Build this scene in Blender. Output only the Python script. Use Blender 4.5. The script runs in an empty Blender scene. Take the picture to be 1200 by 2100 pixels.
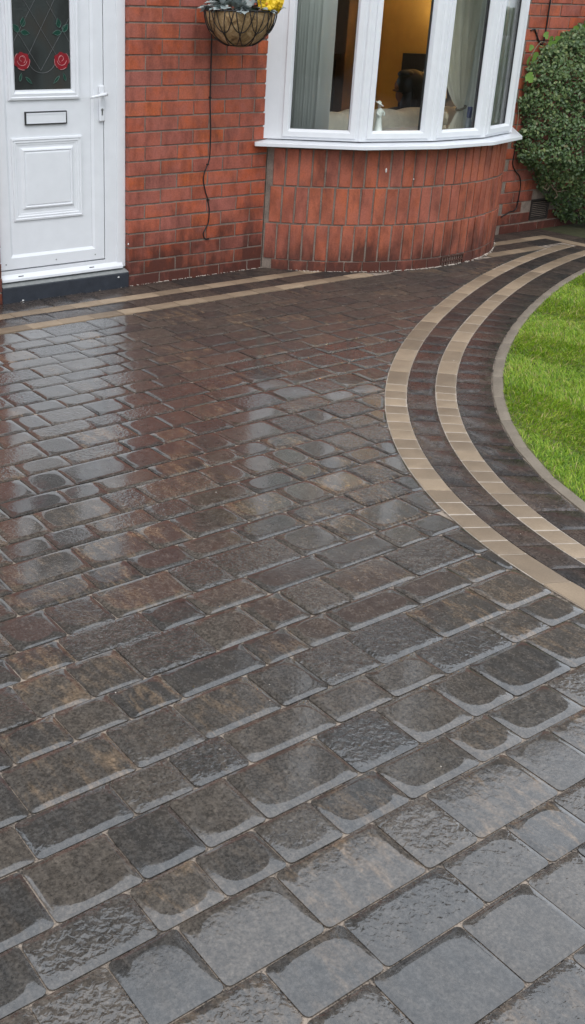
import bpy, math, random
import numpy as np
from mathutils import Vector, Matrix

random.seed(7)
rng = np.random.default_rng(11)
S = bpy.context.scene
C = S.collection

# ------------------------------------------------------------------ camera
F_PX, CAM = 2102.24, Vector((-3.3333, -5.3929, 1.5371))
YAW, PITCH, ROLL = 0.595485, 0.411249, -0.017386
sa, ca, sb, cb = math.sin(YAW), math.cos(YAW), math.sin(PITCH), math.cos(PITCH)
fwd = Vector((sa * cb, ca * cb, -sb))
rgt = Vector((ca, -sa, 0.0))
dwn = fwd.cross(rgt)
cr, sr = math.cos(ROLL), math.sin(ROLL)
r2 = cr * rgt + sr * dwn
d2 = -sr * rgt + cr * dwn
cd = bpy.data.cameras.new('camera')
cam = bpy.data.objects.new('camera', cd)
C.objects.link(cam)
S.camera = cam
cam.matrix_world = Matrix(((r2.x, -d2.x, -fwd.x, CAM.x), (r2.y, -d2.y, -fwd.y, CAM.y),
                           (r2.z, -d2.z, -fwd.z, CAM.z), (0, 0, 0, 1)))
cd.sensor_fit = 'HORIZONTAL'
cd.sensor_width = 36
cd.lens = 36 * F_PX / 1200
cd.shift_x = (600 - 344.64) / 1200
cd.shift_y = -(1050 - 955.53) / 1200
cd.clip_start = 0.05
cd.clip_end = 600

# ------------------------------------------------------------------ daylight: bright overcast
SUN_EL, SUN_AZ = math.radians(52), math.radians(212)     # azimuth clockwise from +Y
w = bpy.data.worlds.new('World')
S.world = w
w.use_nodes = True
nt = w.node_tree
nt.nodes.clear()
sky = nt.nodes.new('ShaderNodeTexSky')
sky.sky_type = 'NISHITA'
sky.sun_disc = False
sky.sun_elevation = SUN_EL
sky.sun_rotation = SUN_AZ
sky.air_density = 1.0
sky.dust_density = 4.0
hs = nt.nodes.new('ShaderNodeHueSaturation')
hs.inputs['Saturation'].default_value = 0.45
# an even layer of cloud over the clear sky
cl = nt.nodes.new('ShaderNodeMix')
cl.data_type = 'RGBA'
cl.inputs[0].default_value = 0.80
cl.inputs[7].default_value = (8.3, 9.0, 9.9, 1)
bg = nt.nodes.new('ShaderNodeBackground')
bg.inputs['Strength'].default_value = 0.12
wo = nt.nodes.new('ShaderNodeOutputWorld')
nt.links.new(sky.outputs[0], hs.inputs['Color'])
nt.links.new(hs.outputs[0], cl.inputs[6])
nt.links.new(cl.outputs[2], bg.inputs['Color'])
nt.links.new(bg.outputs[0], wo.inputs['Surface'])
sd = bpy.data.lights.new('sun', 'SUN')
sd.energy = 0.5
sd.angle = math.radians(25)
sd.color = (1.0, 0.97, 0.93)
sun = bpy.data.objects.new('sun', sd)
C.objects.link(sun)
sdir = Vector((math.sin(SUN_AZ) * math.cos(SUN_EL), math.cos(SUN_AZ) * math.cos(SUN_EL), math.sin(SUN_EL)))
sun.rotation_euler = sdir.to_track_quat('Z', 'Y').to_euler()
S.view_settings.view_transform = 'Standard'
S.view_settings.look = 'None'
S.view_settings.gamma = 1
S.view_settings.use_curve_mapping = False
S.view_settings.exposure = 0.62


# ------------------------------------------------------------------ helpers: objects
def link(name, data, parent=None):
    o = bpy.data.objects.new(name, data)
    C.objects.link(o)
    if parent is not None:
        o.parent = parent
    return o


def tag(o, label=None, cat=None, group=None, kind=None):
    if label: o['label'] = label
    if cat: o['category'] = cat
    if group: o['group'] = group
    if kind: o['kind'] = kind
    return o


def empty(name, label, cat, loc=(0, 0, 0), group=None):
    o = link(name, None)
    o.location = loc
    o.empty_display_size = 0.1
    return tag(o, label, cat, group)


class MB:
    """collects plain geometry and turns it into one mesh object"""
    def __init__(s):
        s.v, s.f, s.m, s.a = [], [], [], []

    def add(s, vs, fs, mi=0, rnd=None):
        n = len(s.v)
        s.v += [tuple(p) for p in vs]
        for f in fs:
            s.f.append(tuple(i + n for i in f))
            s.m.append(mi)
            s.a.append(rnd)

    def box(s, x0, x1, y0, y1, z0, z1, mi=0, M=None):
        vs = [Vector((x, y, z)) for z in (z0, z1) for y in (y0, y1) for x in (x0, x1)]
        if M is not None: vs = [M @ p for p in vs]
        s.add(vs, [(0, 2, 3, 1), (4, 5, 7, 6), (0, 1, 5, 4), (2, 6, 7, 3), (0, 4, 6, 2), (1, 3, 7, 5)], mi)

    def tube(s, path, r, n=8, mi=0, cap=True):
        P = [Vector(p) for p in path]
        k = len(P)
        rr = r if isinstance(r, (list, tuple)) else [r] * k
        vs, fs = [], []
        up = None
        for i, p in enumerate(P):
            t = (P[min(i + 1, k - 1)] - P[max(i - 1, 0)]).normalized()
            if up is None:
                up = Vector((0, 0, 1)) if abs(t.z) < 0.9 else Vector((1, 0, 0))
            a = t.cross(up)
            if a.length < 1e-6: a = t.cross(Vector((1, 0, 0)))
            a.normalize()
            b = t.cross(a).normalized()
            up = -b if (-b).dot(up) > 0 else b
            for j in range(n):
                q = 2 * math.pi * j / n
                vs.append(p + rr[i] * (math.cos(q) * a + math.sin(q) * b))
        for i in range(k - 1):
            for j in range(n):
                fs.append((i * n + j, i * n + (j + 1) % n, (i + 1) * n + (j + 1) % n, (i + 1) * n + j))
        if cap:
            fs.append(tuple(range(n - 1, -1, -1)))
            fs.append(tuple((k - 1) * n + j for j in range(n)))
        s.add(vs, fs, mi)

    def lathe(s, prof, n=16, mi=0, o=(0, 0, 0)):
        vs, fs = [], []
        for r, z in prof:
            for j in range(n):
                q = 2 * math.pi * j / n
                vs.append((o[0] + r * math.cos(q), o[1] + r * math.sin(q), o[2] + z))
        for i in range(len(prof) - 1):
            for j in range(n):
                fs.append((i * n + j, i * n + (j + 1) % n, (i + 1) * n + (j + 1) % n, (i + 1) * n + j))
        fs.append(tuple(range(n - 1, -1, -1)))
        fs.append(tuple((len(prof) - 1) * n + j for j in range(n)))
        s.add(vs, fs, mi)

    def ellipsoid(s, c, r, n=10, m=7, mi=0, M=None):
        vs, fs = [], []
        for i in range(1, m):
            t = math.pi * i / m
            for j in range(n):
                q = 2 * math.pi * j / n
                p = Vector((r[0] * math.sin(t) * math.cos(q), r[1] * math.sin(t) * math.sin(q), r[2] * math.cos(t)))
                if M is not None: p = M @ p
                vs.append(p + Vector(c))
        a = Vector((0, 0, r[2])); b = -a
        if M is not None: a = M @ a; b = M @ b
        vs += [a + Vector(c), b + Vector(c)]
        T, B = (m - 1) * n, (m - 1) * n + 1
        for j in range(n):
            fs.append((T, j, (j + 1) % n))
            fs.append((B, (m - 2) * n + (j + 1) % n, (m - 2) * n + j))
        for i in range(m - 2):
            for j in range(n):
                fs.append((i * n + j, (i + 1) * n + j, (i + 1) * n + (j + 1) % n, i * n + (j + 1) % n))
        s.add(vs, fs, mi)

    def frame(s, x0, x1, z0, z1, prof, M, mi=0):
        """picture-frame moulding: prof = [(inset, out)], local x along, z up, out = -y"""
        vs, fs = [], []
        for ins, out in prof:
            for x, z in ((x0 + ins, z0 + ins), (x1 - ins, z0 + ins), (x1 - ins, z1 - ins), (x0 + ins, z1 - ins)):
                vs.append(M @ Vector((x, -out, z)))
        for i in range(len(prof) - 1):
            for j in range(4):
                fs.append((i * 4 + j, i * 4 + (j + 1) % 4, (i + 1) * 4 + (j + 1) % 4, (i + 1) * 4 + j))
        s.add(vs, fs, mi)

    def mesh(s, name, mats=(), smooth=False):
        me = bpy.data.meshes.new(name)
        me.from_pydata(s.v, [], s.f)
        for m in (mats if isinstance(mats, (list, tuple)) else [mats]):
            me.materials.append(m)
        if any(s.m): me.polygons.foreach_set('material_index', s.m)
        if smooth: me.polygons.foreach_set('use_smooth', [True] * len(s.f))
        if hasattr(s, 'smooth_to'): me.polygons.foreach_set('use_smooth', s.smooth_to)
        if s.a and s.a[0] is not None:
            at = me.attributes.new('rnd', 'FLOAT_COLOR', 'FACE')
            at.data.foreach_set('color', [c for t in s.a for c in (t[0], t[1], t[2], 1.0)])
        me.update()
        return me

    def build(s, name, mats=(), parent=None, smooth=False, loc=None):
        o = link(name, s.mesh(name, mats, smooth), parent)
        if loc is not None: o.location = loc
        return o


def fast(name, V, F, mat_, parent=None, smooth=False, rnd=None):
    """numpy mesh: V (n,3), F (m,k) one polygon size"""
    me = bpy.data.meshes.new(name)
    V = np.asarray(V, np.float32); F = np.asarray(F, np.int32)
    me.vertices.add(len(V)); me.vertices.foreach_set('co', V.ravel())
    k = F.shape[1]
    me.loops.add(F.size); me.loops.foreach_set('vertex_index', F.ravel())
    me.polygons.add(len(F)); me.polygons.foreach_set('loop_start', np.arange(0, F.size, k, dtype=np.int32))
    me.materials.append(mat_)
    if smooth: me.polygons.foreach_set('use_smooth', np.ones(len(F), bool))
    if rnd is not None:
        at = me.attributes.new('rnd', 'FLOAT_COLOR', 'FACE')
        at.data.foreach_set('color', np.asarray(rnd, np.float32).ravel())
    me.update(calc_edges=True)
    return link(name, me, parent)


# ------------------------------------------------------------------ helpers: materials
class NT:
    def __init__(s, name):
        s.mat = bpy.data.materials.new(name)
        s.mat.use_nodes = True
        s.t = s.mat.node_tree
        s.p = s.t.nodes['Principled BSDF']
        s.out = s.t.nodes['Material Output']

    def n(s, typ, **kw):
        nd = s.t.nodes.new(typ)
        for k, v in kw.items(): setattr(nd, k, v)
        return nd

    def l(s, a, b):
        s.t.links.new(a, b)

    def set(s, **kw):
        for k, v in kw.items():
            i = s.p.inputs[k.replace('_', ' ')]
            i.default_value = (*v, 1) if isinstance(v, tuple) and len(v) == 3 else v
        return s

    def pos(s): return s.n('ShaderNodeNewGeometry').outputs['Position']

    def obj(s): return s.n('ShaderNodeTexCoord').outputs['Object']

    def mapping(s, vec, scale=(1, 1, 1)):
        m = s.n('ShaderNodeMapping')
        m.inputs['Scale'].default_value = scale
        s.l(vec, m.inputs['Vector'])
        return m.outputs[0]

    def noise(s, vec, scale, detail=4, rough=0.55, dist=0.0):
        nd = s.n('ShaderNodeTexNoise')
        nd.inputs['Scale'].default_value = scale
        nd.inputs['Detail'].default_value = detail
        nd.inputs['Roughness'].default_value = rough
        nd.inputs['Distortion'].default_value = dist
        if vec is not None: s.l(vec, nd.inputs['Vector'])
        return nd.outputs['Fac']

    def ramp(s, fac, stops, interp='LINEAR'):
        r = s.n('ShaderNodeValToRGB')
        r.color_ramp.interpolation = interp
        e = r.color_ramp.elements
        while len(e) < len(stops): e.new(0.5)
        for el, (p, c) in zip(e, stops):
            el.position = p
            el.color = (*c, 1) if isinstance(c, tuple) else (c, c, c, 1)
        s.l(fac, r.inputs[0])
        return r.outputs[0]

    def math(s, op, a, b=None, c=None):
        m = s.n('ShaderNodeMath', operation=op)
        for i, x in enumerate((a, b, c)):
            if x is None: continue
            if isinstance(x, (int, float)): m.inputs[i].default_value = x
            else: s.l(x, m.inputs[i])
        return m.outputs[0]

    def mix(s, fac, a, b, blend='MIX'):
        m = s.n('ShaderNodeMix', data_type='RGBA', blend_type=blend)
        for nm, x in ((0, fac), (6, a), (7, b)):
            if isinstance(x, (int, float)): m.inputs[nm].default_value = x
            elif isinstance(x, tuple): m.inputs[nm].default_value = (*x, 1)
            else: s.l(x, m.inputs[nm])
        return m.outputs[2]

    def bump(s, h, strength=0.3, dist=0.002, prev=None):
        b = s.n('ShaderNodeBump')
        b.inputs['Strength'].default_value = strength
        b.inputs['Distance'].default_value = dist
        s.l(h, b.inputs['Height'])
        if prev is not None: s.l(prev, b.inputs['Normal'])
        return b.outputs[0]


def plain(name, col, rough=0.5, bump=0.0, bscale=120, var=0.12, spec=0.5, metal=0.0):
    k = NT(name)
    k.set(Roughness=rough, Metallic=metal, Specular_IOR_Level=spec)
    v = k.obj()
    f = k.noise(v, 14, 5)
    lo = tuple(c * (1 - var) for c in col); hi = tuple(min(1, c * (1 + var)) for c in col)
    k.l(k.ramp(f, [(0.3, lo), (0.7, hi)]), k.p.inputs['Base Color'])
    if bump:
        k.l(k.bump(k.noise(v, bscale, 3), bump, 0.002), k.p.inputs['Normal'])
    return k.mat


def make_sett(name, dark, brown, tan, coat=1.0, wet=0.1):
    k = NT(name)
    at = k.n('ShaderNodeAttribute', attribute_name='rnd')
    sep = k.n('ShaderNodeSeparateColor'); k.l(at.outputs['Color'], sep.inputs[0])
    r1, r2_, r3 = sep.outputs[0], sep.outputs[1], sep.outputs[2]
    off = k.n('ShaderNodeVectorMath', operation='MULTIPLY_ADD')
    k.l(at.outputs['Color'], off.inputs[0]); off.inputs[1].default_value = (37, 53, 71)
    k.l(k.pos(), off.inputs[2])
    v = off.outputs[0]
    streak = k.noise(k.mapping(v, (1.9, 0.55, 1)), 15, 8, 0.72, 0.35)
    blot = k.noise(v, 9, 7, 0.7)
    fine = k.noise(v, 130, 4, 0.7)
    # brindled body: charcoal and brown, tan showing on some blocks
    a = k.math('ADD', k.math('MULTIPLY', streak, 1.2), k.math('MULTIPLY_ADD', r1, 0.55, -0.29))
    body = k.mix(k.ramp(a, [(0.22, 0.0), (0.82, 1.0)]), dark, brown)
    tf = k.math('MULTIPLY', k.ramp(k.math('ADD', streak, k.math('MULTIPLY_ADD', blot, 0.5, -0.25)), [(0.48, 0.0), (0.74, 1.0)]),
                k.ramp(r2_, [(0.58, 0.0), (0.95, 0.85)]))
    body = k.mix(tf, body, tan)
    body = k.mix(0.9, body, k.ramp(fine, [(0.30, 0.35), (0.50, 1.0), (0.72, 1.9)]), 'MULTIPLY')
    body = k.mix(0.8, body, k.ramp(k.noise(v, 38, 5, 0.7), [(0.32, 0.55), (0.52, 1.0), (0.72, 1.45)]), 'MULTIPLY')
    # pale grit in the aggregate
    vo = k.n('ShaderNodeTexVoronoi'); vo.inputs['Scale'].default_value = 85
    k.l(v, vo.inputs['Vector'])
    grit = k.ramp(vo.outputs['Distance'], [(0.06, 0.55), (0.13, 0.0)])
    body = k.mix(grit, body, k.mix(0.5, body, (0.22, 0.19, 0.16)))
    k.l(body, k.p.inputs['Base Color'])
    k.set(Coat_IOR=1.78)
    # the strip sheltered by the eaves and the bay is only damp; the open drive carries a film of rain
    px = k.n('ShaderNodeSeparateXYZ'); k.l(k.pos(), px.inputs[0])
    nz = k.noise(k.pos(), 1.6, 4)
    yy = k.ramp(k.math('ADD', k.math('MULTIPLY_ADD', px.outputs[1], 0.5, 1.0), k.math('MULTIPLY_ADD', nz, 0.30, -0.15)), [(0.0, 0.0), (0.46, 1.0)])
    xx = k.ramp(k.math('ADD', k.math('MULTIPLY_ADD', px.outputs[0], 1.0, 0.62), k.math('MULTIPLY_ADD', px.outputs[1], -0.618, 0.0)), [(0.35, 0.0), (0.75, 1.0)])
    dry = k.math('MULTIPLY', yy, xx)
    k.l(k.math('MULTIPLY_ADD', dry, -0.72 * coat, coat), k.p.inputs['Coat Weight'])
    k.l(k.math('MULTIPLY_ADD', dry, -0.10, 0.27), k.p.inputs['Specular IOR Level'])
    k.l(k.math('ADD', k.ramp(k.noise(v, 24, 4), [(0.3, wet + 0.02), (0.7, wet + 0.20)]), k.math('MULTIPLY', dry, 0.25)), k.p.inputs['Roughness'])
    k.l(k.ramp(k.math('ADD', k.math('MULTIPLY', k.noise(v, 9, 4), 0.6), k.math('MULTIPLY', r3, 0.4)),
               [(0.3, wet * 0.25), (0.75, wet * 1.5)]), k.p.inputs['Coat Roughness'])
    # pebbled texture that stays under the water on some blocks
    pe = k.noise(v, 68, 2, 0.45, 0.5)
    amt = k.ramp(r3, [(0.68, 0.06), (0.88, 0.9)])
    h = k.math('ADD', k.math('MULTIPLY', pe, k.math('MULTIPLY', amt, 1.7)), k.math('MULTIPLY', fine, 0.22))
    h = k.math('ADD', h, k.math('MULTIPLY', k.noise(v, 16, 2), 0.55))
    b = k.bump(h, 0.42, 0.0050)
    k.l(b, k.p.inputs['Normal'])
    b2 = k.bump(k.math('ADD', k.math('ADD', k.math('MULTIPLY', pe, k.math('MULTIPLY', amt, 2.1)), k.math('MULTIPLY', k.noise(v, 13, 2), 0.26)), k.math('MULTIPLY', fine, 0.055)), 0.35, 0.0035)
    k.l(b2, k.p.inputs['Coat Normal'])
    return k.mat


def make_brick(name, cols, coat=0.08, damp=0.45):
    k = NT(name)
    oi = k.n('ShaderNodeObjectInfo').outputs['Random']
    off = k.n('ShaderNodeVectorMath', operation='MULTIPLY_ADD')
    k.l(oi, off.inputs[0]); off.inputs[1].default_value = (31, 47, 59)
    k.l(k.pos(), off.inputs[2])
    v = off.outputs[0]
    gp0 = k.pos()
    base = k.ramp(oi, [(i / (len(cols) - 1), c) for i, c in enumerate(cols)])
    base = k.mix(k.ramp(k.noise(v, 9, 6, 0.65), [(0.35, 0.0), (0.68, 0.75)]), base, cols[-1])
    base = k.mix(k.ramp(k.noise(k.mapping(gp0, (1, 1, 1)), 2.3, 4, 0.6), [(0.42, 0.0), (0.70, 0.38)]), base, (0.33, 0.125, 0.095))
    base = k.mix(0.6, base, k.ramp(k.noise(v, 110, 3, 0.65), [(0.3, 0.62), (0.55, 1.0), (0.8, 1.25)]), 'MULTIPLY')
    # sooty weathering patches, heavier low down where splash keeps the wall damp
    z = k.n('ShaderNodeSeparateXYZ'); gp = k.pos(); k.l(gp, z.inputs[0])
    st = k.math('ADD', k.noise(k.mapping(gp, (1.0, 1.0, 0.45)), 9, 6, 0.65), k.math('MULTIPLY', k.ramp(z.outputs[2], [(0.0, 1.0), (damp, 0.0)]), 0.33))
    base = k.mix(k.ramp(st, [(0.45, 0.0), (0.78, 0.88)]), base, (0.060, 0.024, 0.019))
    k.l(base, k.p.inputs['Base Color'])
    k.set(Specular_IOR_Level=0.28, Coat_Weight=coat, Coat_Roughness=0.25)
    k.l(k.ramp(k.noise(v, 30, 4), [(0.3, 0.38), (0.7, 0.65)]), k.p.inputs['Roughness'])
    k.l(k.bump(k.math('ADD', k.noise(v, 120, 4, 0.6), k.math('MULTIPLY', k.noise(v, 22, 3), 0.8)), 0.4, 0.003), k.p.inputs['Normal'])
    return k.mat


def make_glass(name, tint=(1, 1, 1)):
    k = NT(name)
    k.t.nodes.remove(k.p)
    tr = k.n('ShaderNodeBsdfTransparent'); tr.inputs[0].default_value = (*tint, 1)
    gl = k.n('ShaderNodeBsdfGlossy'); gl.inputs['Roughness'].default_value = 0.02
    fr = k.n('ShaderNodeFresnel')
    k.l(k.math('MULTIPLY_ADD', k.n('ShaderNodeNewGeometry').outputs['Backfacing'], 1 / 1.45 - 1.45, 1.45), fr.inputs['IOR'])   # same on both faces of the sheet
    b = k.bump(k.noise(k.pos(), 3.0, 2), 0.05, 0.01); k.l(b, gl.inputs['Normal'])
    mx = k.n('ShaderNodeMixShader')
    k.l(fr.outputs[0], mx.inputs[0]); k.l(tr.outputs[0], mx.inputs[1]); k.l(gl.outputs[0], mx.inputs[2])
    k.l(mx.outputs[0], k.out.inputs['Surface'])
    return k.mat


def make_leaf(name, stops, rough=0.45, trans=0.25):
    k = NT(name)
    at = k.n('ShaderNodeAttribute', attribute_name='rnd')
    sep = k.n('ShaderNodeSeparateColor'); k.l(at.outputs['Color'], sep.inputs[0])
    col = k.ramp(sep.outputs[0], stops)
    k.l(col, k.p.inputs['Base Color'])
    k.set(Roughness=rough, Specular_IOR_Level=0.5)
    td = k.n('ShaderNodeBsdfTranslucent'); k.l(col, td.inputs[0])
    mx = k.n('ShaderNodeMixShader'); mx.inputs[0].default_value = trans
    k.l(k.p.outputs[0], mx.inputs[1]); k.l(td.outputs[0], mx.inputs[2])
    k.l(mx.outputs[0], k.out.inputs['Surface'])
    return k.mat


M_SETT = make_sett('wet_brindled_sett', (0.046, 0.043, 0.040), (0.082, 0.068, 0.055), (0.22, 0.145, 0.085))
M_DARK = make_sett('wet_charcoal_block', (0.032, 0.029, 0.028), (0.072, 0.054, 0.044), (0.105, 0.075, 0.056), coat=0.4, wet=0.16)


def make_beige():
    k = NT('buff_block')
    at = k.n('ShaderNodeAttribute', attribute_name='rnd')
    sep = k.n('ShaderNodeSeparateColor'); k.l(at.outputs['Color'], sep.inputs[0])
    v = k.pos()
    c = k.ramp(sep.outputs[0], [(0, (0.220, 0.162, 0.108)), (0.5, (0.295, 0.218, 0.145)), (1, (0.375, 0.280, 0.188))])
    c = k.mix(0.7, c, k.ramp(k.noise(v, 160, 4, 0.7), [(0.25, 0.72), (0.55, 1.0), (0.8, 1.18)]), 'MULTIPLY')
    c = k.mix(0.8, c, k.ramp(k.noise(v, 11, 4), [(0.3, 0.80), (0.65, 1.06)]), 'MULTIPLY')
    k.l(c, k.p.inputs['Base Color'])
    k.set(Roughness=0.6, Coat_Weight=0.12, Coat_Roughness=0.3)
    k.l(k.bump(k.noise(v, 300, 3), 0.35, 0.0015), k.p.inputs['Normal'])
    return k.mat


M_BEIGE = make_beige()


def make_granular(name, stops, scale, rough=0.9, bump=0.5, bscale=220):
    k = NT(name)
    v = k.pos()
    k.l(k.ramp(k.math('ADD', k.math('MULTIPLY', k.noise(v, scale, 6, 0.65), 0.6), k.math('MULTIPLY', k.noise(v, scale * 14, 3), 0.4)), stops), k.p.inputs['Base Color'])
    k.set(Roughness=rough)
    k.l(k.bump(k.noise(v, bscale, 4), bump, 0.003), k.p.inputs['Normal'])
    return k.mat


M_SAND = make_granular('jointing_sand', [(0.42, (0.035, 0.030, 0.026)), (0.56, (0.36, 0.29, 0.23))], 16)
M_PALE = make_granular('pale_jointing_sand', [(0.35, (0.34, 0.28, 0.23)), (0.65, (0.62, 0.54, 0.45))], 22)
M_CONC = make_granular('edging_concrete', [(0.3, (0.165, 0.135, 0.10)), (0.7, (0.29, 0.24, 0.185))], 9, 0.8, 0.4)
M_SOIL = make_granular('lawn_soil', [(0.3, (0.030, 0.032, 0.014)), (0.7, (0.075, 0.075, 0.028))], 20)
M_THATCH = make_granular('lawn_thatch', [(0.3, (0.075, 0.095, 0.022)), (0.7, (0.15, 0.165, 0.045))], 20)
M_ASPH = make_granular('street_asphalt', [(0.3, (0.04, 0.04, 0.042)), (0.7, (0.065, 0.064, 0.062))], 3)
M_MORT = make_granular('lime_mortar', [(0.32, (0.105, 0.082, 0.068)), (0.70, (0.34, 0.265, 0.215))], 12)
RED = [(0.52, 0.105, 0.030), (0.46, 0.092, 0.034), (0.57, 0.130, 0.038), (0.41, 0.118, 0.078), (0.50, 0.112, 0.042), (0.34, 0.075, 0.040), (0.40, 0.135, 0.105)]
M_BRICK = make_brick('red_pressed_brick', RED)
M_BAYB = make_brick('red_bay_brick', [(0.48, 0.118, 0.050), (0.41, 0.115, 0.064), (0.53, 0.145, 0.066), (0.39, 0.100, 0.052), (0.43, 0.140, 0.098)], 0.08, 0.30)


def make_far_brick():
    k = NT('red_brick_courses')
    b = k.n('ShaderNodeTexBrick')
    b.inputs['Scale'].default_value = 1.0
    b.inputs['Brick Width'].default_value = 0.235
    b.inputs['Row Height'].default_value = 0.0853
    b.inputs['Mortar Size'].default_value = 0.005
    b.inputs['Color1'].default_value = (0.36, 0.085, 0.045, 1)
    b.inputs['Color2'].default_value = (0.30, 0.080, 0.055, 1)
    b.inputs['Mortar'].default_value = (0.26, 0.2, 0.17, 1)
    sx = k.n('ShaderNodeSeparateXYZ'); k.l(k.pos(), sx.inputs[0])
    cx = k.n('ShaderNodeCombineXYZ'); k.l(k.math('ADD', sx.outputs[0], sx.outputs[1]), cx.inputs[0]); k.l(sx.outputs[2], cx.inputs[1])
    k.l(cx.outputs[0], b.inputs['Vector'])
    k.l(b.outputs['Color'], k.p.inputs['Base Color'])
    k.l(k.bump(b.outputs['Fac'], -0.6, 0.004), k.p.inputs['Normal'])
    k.set(Roughness=0.6)
    return k.mat


M_BRK2 = make_far_brick()
M_UPVC = plain('white_upvc', (0.80, 0.815, 0.84), 0.28, 0.03, 30, 0.025)
M_SEAL = plain('black_gasket', (0.02, 0.02, 0.022), 0.5)
M_STEP = make_granular('dark_painted_step', [(0.3, (0.020, 0.024, 0.032)), (0.72, (0.045, 0.052, 0.066))], 16, 0.42, 0.55, 45)
M_SLAB = make_granular('grey_cement', [(0.3, (0.17, 0.18, 0.18)), (0.7, (0.33, 0.34, 0.33))], 30, 0.7, 0.5, 90)
M_CHROME = plain('dull_metal', (0.42, 0.42, 0.42), 0.35, metal=0.9)
M_BLACK = plain('black_plastic', (0.012, 0.012, 0.013), 0.4)
M_GLASS = make_glass('clear_glass', (0.975, 0.98, 0.975))


# ================================================================== the ground
# border curve, polar round (3.9,-6.1)
P0 = Vector((3.9, -6.1))
R_AL, R_AR, R_BL, R_BR, R_EL, R_ER = 5.490, 5.3935, 5.2662, 5.1741, 5.0129, 4.962


def curve_pt(r0, th):
    t = th - 2.4
    tt = min(t, 0.30)
    r = r0 + 0.15225 * tt - 1.21658 * tt ** 2 - 3.93857 * tt ** 3 - 2.43789 * tt ** 4
    p = P0 + Vector((r * math.cos(th if t <= 0.30 else 2.70), r * math.sin(th if t <= 0.30 else 2.70)))
    if t > 0.30:                                    # past the bend the border runs on straight
        e = 1e-3
        a = curve_pt(r0, 2.70 - e)
        p = p + (p - a).normalized() * (t - 0.30) * 4.2
    return p


TH0, TH1 = 1.62, 3.05
CURVE = {r: [curve_pt(r, TH0 + (TH1 - TH0) * i / 240) for i in range(241)] for r in (R_AL, R_AR, R_BL, R_BR, R_EL, R_ER)}


def flat(name, pts, z, mat_, parent=None):
    mb = MB()
    mb.add([(p[0], p[1], z) for p in pts], [tuple(range(len(pts)))])
    return mb.build(name, mat_, parent)


def strip(name, A, B, z, mat_, parent=None):
    mb = MB()
    n = len(A)
    mb.add([(p.x, p.y, z) for p in A] + [(p.x, p.y, z) for p in B], [(i, i + 1, n + i + 1, n + i) for i in range(n - 1)])
    return mb.build(name, mat_, parent)


tag(flat('street', [(-150, -150), (150, -150), (150, 150), (-150, 150)], -0.06, M_ASPH), kind='structure',
    label='dark tarmac ground running on beyond the driveway', cat='ground')
drive = tag(flat('driveway', [(-4.6, -6.6), (4.6, -6.6), (4.6, 0.004), (-4.6, 0.004)], -0.0075, M_SAND), kind='structure',
            label='wet block paved driveway of brindled charcoal setts', cat='driveway')
border = tag(strip('paved_border', CURVE[R_AL], CURVE[R_EL], -0.0065, M_SAND), kind='structure',
             label='curved border of buff and charcoal blocks beside the lawn', cat='path')


for a_, b_ in ((R_AL, R_AR), (R_BL, R_BR)):
    tag(strip('buff_band_bed', CURVE[a_], CURVE[b_], -0.0030, M_PALE, border), kind='structure')


def convex_clip(poly, n, d):
    """keep n.p >= d"""
    out = []
    for i, a in enumerate(poly):
        b = poly[(i + 1) % len(poly)]
        da, db = n.dot(a) - d, n.dot(b) - d
        if da >= 0: out.append(a)
        if da * db < 0: out.append(a + (b - a) * (da / (da - db)))
    return out


def clean(poly, tol=0.012):
    out = []
    for p in poly:
        if not out or (p - out[-1]).length > tol: out.append(p)
    if len(out) > 2 and (out[0] - out[-1]).length <= tol: out.pop()
    return out


def arcs(poly, inset, rad, n):
    """poly CCW -> inset polygon with each corner rounded by n+1 points"""
    k = len(poly)
    lines = []
    for i in range(k):
        a, b = poly[i], poly[(i + 1) % k]
        t = (b - a).normalized()
        lines.append((a + Vector((-t.y, t.x)) * inset, t))
    cor = []
    for i in range(k):
        (a, t), (b, u) = lines[i - 1], lines[i]
        den = t.x * u.y - t.y * u.x
        if abs(den) < 1e-4: cor.append(b.copy()); continue
        s = ((b.x - a.x) * u.y - (b.y - a.y) * u.x) / den
        cor.append(a + t * s)
    out = []
    for i in range(k):
        c, p, q = cor[i], cor[i - 1], cor[(i + 1) % k]
        d1, d2_ = (p - c), (q - c)
        l1, l2 = d1.length, d2_.length
        if l1 < 1e-5 or l2 < 1e-5: out += [c] * (n + 1); continue
        d1 /= l1; d2_ /= l2
        th = math.acos(max(-1, min(1, d1.dot(d2_))))
        tl = min(rad / max(0.05, math.tan(th / 2)), 0.46 * min(l1, l2))
        r = tl * math.tan(th / 2)
        bis = (d1 + d2_)
        if bis.length < 1e-5: out += [c] * (n + 1); continue
        ctr = c + bis.normalized() * (r / math.sin(th / 2))
        a0 = math.atan2(*(c + d1 * tl - ctr).yx); a1 = math.atan2(*(c + d2_ * tl - ctr).yx)
        da = (a1 - a0 + math.pi) % (2 * math.pi) - math.pi
        for j in range(n + 1):
            a = a0 + da * j / n
            out.append(ctr + Vector((math.cos(a), math.sin(a))) * r)
    return out


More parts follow.
